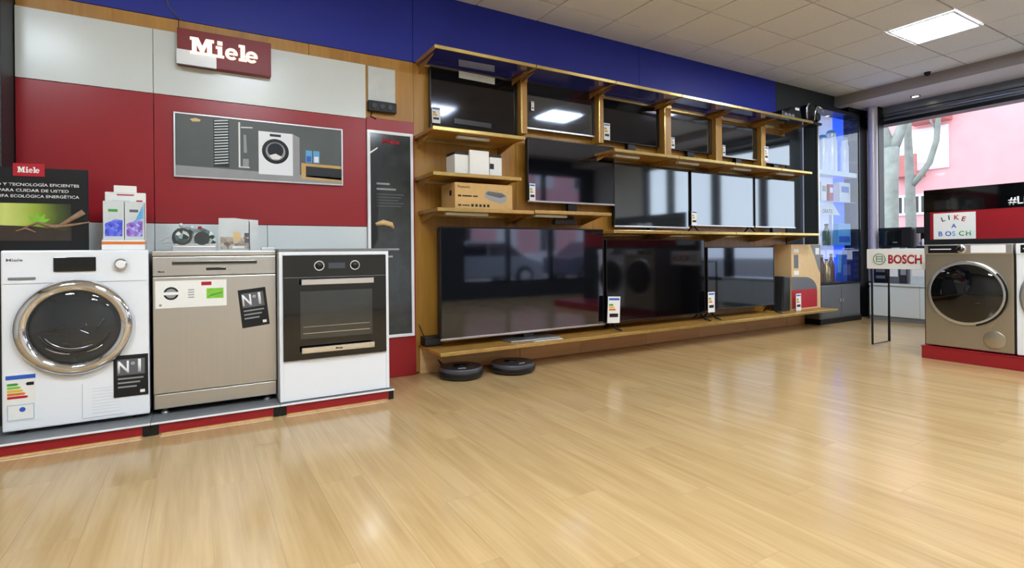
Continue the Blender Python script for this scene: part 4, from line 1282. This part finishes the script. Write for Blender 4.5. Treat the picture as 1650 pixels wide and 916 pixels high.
# =================================================================== THINGS ON THE WINDOW BENCH
r = empty('glass_riser', (8.0, 3.42, .4905))
MB().box(-.14, .14, -.36, .33, .445, .46).build('top', 'white_laminate', r, bevel=.002)
for sx in (-1, 1):
    for sy in (-.33, .30):
        MB().box(sx * .12 - .008, sx * .12 + .008, sy - .008, sy + .008, 0, .445).build('leg', 'alu', r)
tag(r, 'white topped riser table on the window bench', 'table')
r = empty('compact_oven', (7.99, 3.46, .9512), R(-90))
MB().box(-.20, .19, -.10, .12, .01, .275).build('body', 'black_plastic', r, bevel=.008)
MB().box(-.18, .08, -.104, -.10, .04, .25).build('door', 'black_glass', r, bevel=.003)
MB().box(-.16, .07, -.118, -.104, .235, .245).build('handle', 'dark_metal', r)
MB().box(-.02, .03, -.1055, -.104, .075, .085).build('badge', 'print_grey', r)
for sx in (-.15, .15):
    MB().box(sx - .02, sx + .02, -.08, .1, 0, .012).build('foot', 'tyre', r)
tag(r, 'black compact oven on the riser in front of the window', 'oven')
r = empty('coffee_machine', (7.99, 3.16, .9512), R(-90))
MB().box(-.07, .09, -.08, .12, .0, .03).build('base', 'black_plastic', r, bevel=.004)
MB().box(-.07, .09, .04, .12, .03, .26).build('body', 'black_plastic', r, bevel=.006)
MB().box(-.07, .09, -.08, .04, .19, .27).build('head', 'charcoal_plastic', r, bevel=.008)
MB().rev([(.03, .03), (.035, .1), (.028, .12)], (.0, -.02, 0), 2, 16).build('cup', 'enamel_white', r)
MB().box(.03, .08, -.084, -.08, .05, .10).build('label_card', 'print_white', r)
tag(r, 'black coffee machine with a white cup beside the backdrop board', 'coffee machine')
r = empty('grey_appliance', (7.98, 3.645, .4905), R(-90))
MB().box(-.075, .075, -.08, .10, 0, .43).build('body', 'dark_metal', r, bevel=.008)
for k in range(4):
    MB().box(-.05, .06, -.084, -.08, .06 + .085 * k, .10 + .085 * k).build('front_slat', 'grey_metal', r)
tag(r, 'dark grey appliance under the riser next to the glass cabinet', 'appliance')
for k, (y, w, h_, m_) in enumerate(((3.49, .12, .30, 'grey_metal'), (3.38, .08, .38, 'charcoal_plastic'), (3.20, .20, .34, 'print_cyan'))):
    r = empty('boxed_appliance', (7.98, y, .4905), R(-90))
    MB().box(-w / 2, w / 2, -.06, .08, 0, h_).build('carton', m_ if k < 2 else 'frost', r, bevel=.003)
    MB().box(-w * .4, w * .4, -.0615, -.0605, h_ * .3, h_ * .8).build('print', ['print_white', 'print_grey', 'print_white'][k], r)
    tag(r, ['grey box with white print under the riser between the stand legs', 'narrow dark box under the riser right of the stand legs', 'pale bluish box under the riser left of the red plinth'][k], 'box', 'boxes on the window bench')

# =================================================================== CEILING FITTINGS
r = empty('downlight', (7.93, 3.23, 2.9))
MB().rev([(.055, 0), (.055, -.012), (.045, -.014), (.042, -.004)], (0, 0, 0), 2, 28, cap=False).build('ring', 'chrome', r)
MB().rev([(.042, -.004), (.0001, -.008)], (0, 0, 0), 2, 24, cap=False).build('lens', 'downlight', r)
tag(r, 'small warm downlight in the white soffit above the window', 'downlight')
r = empty('ceiling_sensor', (7.45, 2.91, CEIL))
MB().rev([(.03, 0), (.03, -.02), (.022, -.04), (.0001, -.045)], (0, 0, 0), 2, 20).build('dome', 'black_plastic', r)
MB().rev([(.036, 0), (.034, -.008)], (0, 0, 0), 2, 20).build('base', 'dark_metal', r)
tag(r, 'small black ceiling sensor where the tiles end', 'sensor')

# =================================================================== OUTSIDE
struct(MB().box(8.45, 60, -40, 60, -.3, -.12).box(-30, 8.45, -40, -2.45, -.3, -.12).build('street', 'asphalt'), 'street outside the shop')
struct(MB().box(8.46, 11.5, -12, 40, -.12, -.06).build('pavement', 'pavement'), 'pavement outside the window')
struct(MB().box(14.8, 17.0, 2, 40, -.12, -.04).build('pavement', 'pavement'), 'far pavement across the street')

def facade(name, loc, rz, w, h, wins, label, base_m='pink_render', balc=()):
    r = empty(name, loc, rz)
    MB().box(0, w, 0, 6, -.15, h).build('wall', base_m, r)
    MB().box(0, w, -.03, 0, -.15, .9).build('plinth_course', 'shutter_white', r)
    for (x0, x1, z0, z1, kind) in wins:
        f = MB().frame(x0 - .05, x1 + .05, z0 - .05, z1 + .05, .06, -.05, .02).build('window', 'shutter_white', r)
        if kind == 's':
            n = max(3, int((z1 - z0) / .12))
            for k in range(n):
                zz = z0 + (z1 - z0) * k / n
                MB().box(x0, x1, -.045, -.02, zz + .004, zz + (z1 - z0) / n).build('shutter_slat', 'shutter_white', f)
        else:
            MB().box(x0, x1, -.02, -.01, z0, z1).build('pane', 'black_glass', f)
            MB().box((x0 + x1) / 2 - .03, (x0 + x1) / 2 + .03, -.03, -.02, z0, z1).build('glazing_bar', 'shutter_white', f)
    for (x0, x1, z) in balc:
        b = MB().box(x0, x1, -.55, 0, z - .12, z).build('balcony', 'pink_dark', r)
        MB().box(x0, x1, -.55, -.50, z, z + .45).build('railing', 'pink_dark', b)
    return tag(r, label, 'building')
# pink house across the street: local x runs to world -y
def yx(y):
    return 12.0 - y
wins = [(yx(7.30), yx(6.22), 3.12, 4.15, 's'), (yx(8.6), yx(7.72), 3.05, 3.95, 's'),
        (yx(7.34), yx(7.12), 1.92, 2.38, 'g'), (yx(6.94), yx(6.72), 1.92, 2.38, 'g'), (yx(8.4), yx(8.05), 1.9, 2.6, 'g'),
        (yx(7.30), yx(6.22), 6.2, 7.3, 's'), (yx(3.2), yx(2.2), 3.1, 4.2, 's'), (yx(3.2), yx(2.2), 6.2, 7.3, 's'), (yx(3.2), yx(2.2), .3, 2.2, 'g')]
facade('pink_house', (17, 12, 0), R(-90), 10.5, 9.5, wins, 'pink rendered house with white shutters across the street', balc=[(yx(6.95), yx(6.1), 4.42), (yx(7.4), yx(6.7), 3.02)])
wins2 = [(k * 2.2 + .8, k * 2.2 + 1.7, z, z + 1.3, 's' if (k + z) % 2 else 'g') for k in range(6) for z in (1, 4, 7)]
facade('pink_terrace', (17.5, -13, 0), R(180), 14.5, 9, wins2, 'long pink terrace across the side street, seen only in screen reflections')

def tree(loc, segs, label):
    r = empty('plane_tree', loc)
    for k, (pts, rs) in enumerate(segs):
        MB().tube(pts, rs, 10).build('trunk' if k == 0 else 'branch', 'bark_pale', r)
    return tag(r, label, 'tree', 'bare trees on the pavement')
tree((12, 5.33, -.12), [([(0, 0, 0), (0, .0, 1.3), (.02, -.01, 2.4), (0, -.02, 3.1)], [.17, .125, .115, .14]),
                        ([(0, -.02, 3.0), (.0, .10, 3.4), (.05, .22, 3.8), (.1, .42, 4.8)], [.11, .10, .085, .06]),
                        ([(0, -.02, 3.0), (.05, -.14, 3.35), (.1, -.26, 3.75), (.2, -.5, 4.9)], [.11, .095, .08, .05]),
                        ([(.02, .14, 3.5), (-.05, .25, 3.6), (-.1, .32, 4.0)], [.04, .03, .02]),
                        ([(.05, -.2, 3.55), (0, -.32, 3.55), (.0, -.38, 3.9)], [.03, .025, .015])],
     'bare tree with pale forked trunk, nearest to the window column')
tree((12.6, 5.23, -.12), [([(0, 0, 0), (0, 0, 1.5), (0, .01, 2.4), (0, .04, 3.4), (.0, .02, 4.5)], [.11, .095, .085, .065, .05]),
                          ([(0, 0, 2.35), (0, -.14, 2.5), (0, -.33, 2.78), (0, -.45, 3.2), (0, -.48, 3.6), (0, -.6, 4.6)], [.07, .06, .055, .05, .045, .03]),
                          ([(0, .02, 3.1), (.05, .1, 3.3), (.05, .12, 3.9)], [.03, .025, .015]),
                          ([(0, -.46, 3.4), (0, -.36, 3.6), (0, -.3, 4.0)], [.025, .02, .012])],
     'bare slim tree with one long curved branch, right of the forked tree')

def car(loc, rz, paint, label):
    r = empty('parked_car', loc, rz)
    body = [(-2.0, .3), (-1.95, .75), (-1.35, .92), (-.7, 1.40), (.75, 1.42), (1.45, .95), (2.0, .88), (2.05, .35), (1.9, .28), (-1.9, .28)]
    MB().prism(body, 1, -.82, .82).build('body', paint, r, bevel=.08, seg=3)
    MB().prism([(-1.15, .96), (-.65, 1.33), (.0, 1.35), (.0, .96)], 1, -.83, .83).prism([(.06, .96), (.06, 1.35), (.7, 1.34), (1.25, .98)], 1, -.83, .83).build('side_windows', 'black_glass', r)
    MB().prism([(-1.38, .93), (-.73, 1.385), (-.71, 1.37), (-1.34, .91)], 1, -.7, .7).build('windscreen', 'black_glass', r)
    for sx in (-1.25, 1.3):
        for sy in (-.78, .78):
            w = MB().rev([(.30, -.09), (.32, -.05), (.32, .05), (.30, .09)], (sx, sy, .32), 1, 24).build('wheel', 'tyre', r)
            MB().rev([(.19, -.10), (.19, .10)], (sx, sy, .32), 1, 16).build('rim', 'alu', w)
    for sy in (-.6, .6):
        MB().box(-2.02, -1.94, sy - .13, sy + .13, .62, .72).build('headlight', 'frost', r, bevel=.02)
    return tag(r, label, 'car', 'parked cars')
car((13.6, 6.2, -.12), R(90), 'car_blue', 'blue car parked across the street behind the trees')
car((7.6, -7.5, -.12), R(180), 'car_grey', 'grey car parked in the side street, seen only in reflections')
car((12.6, -7.5, -.12), R(180), 'car_red', 'slate coloured car parked in the side street, seen only in reflections')
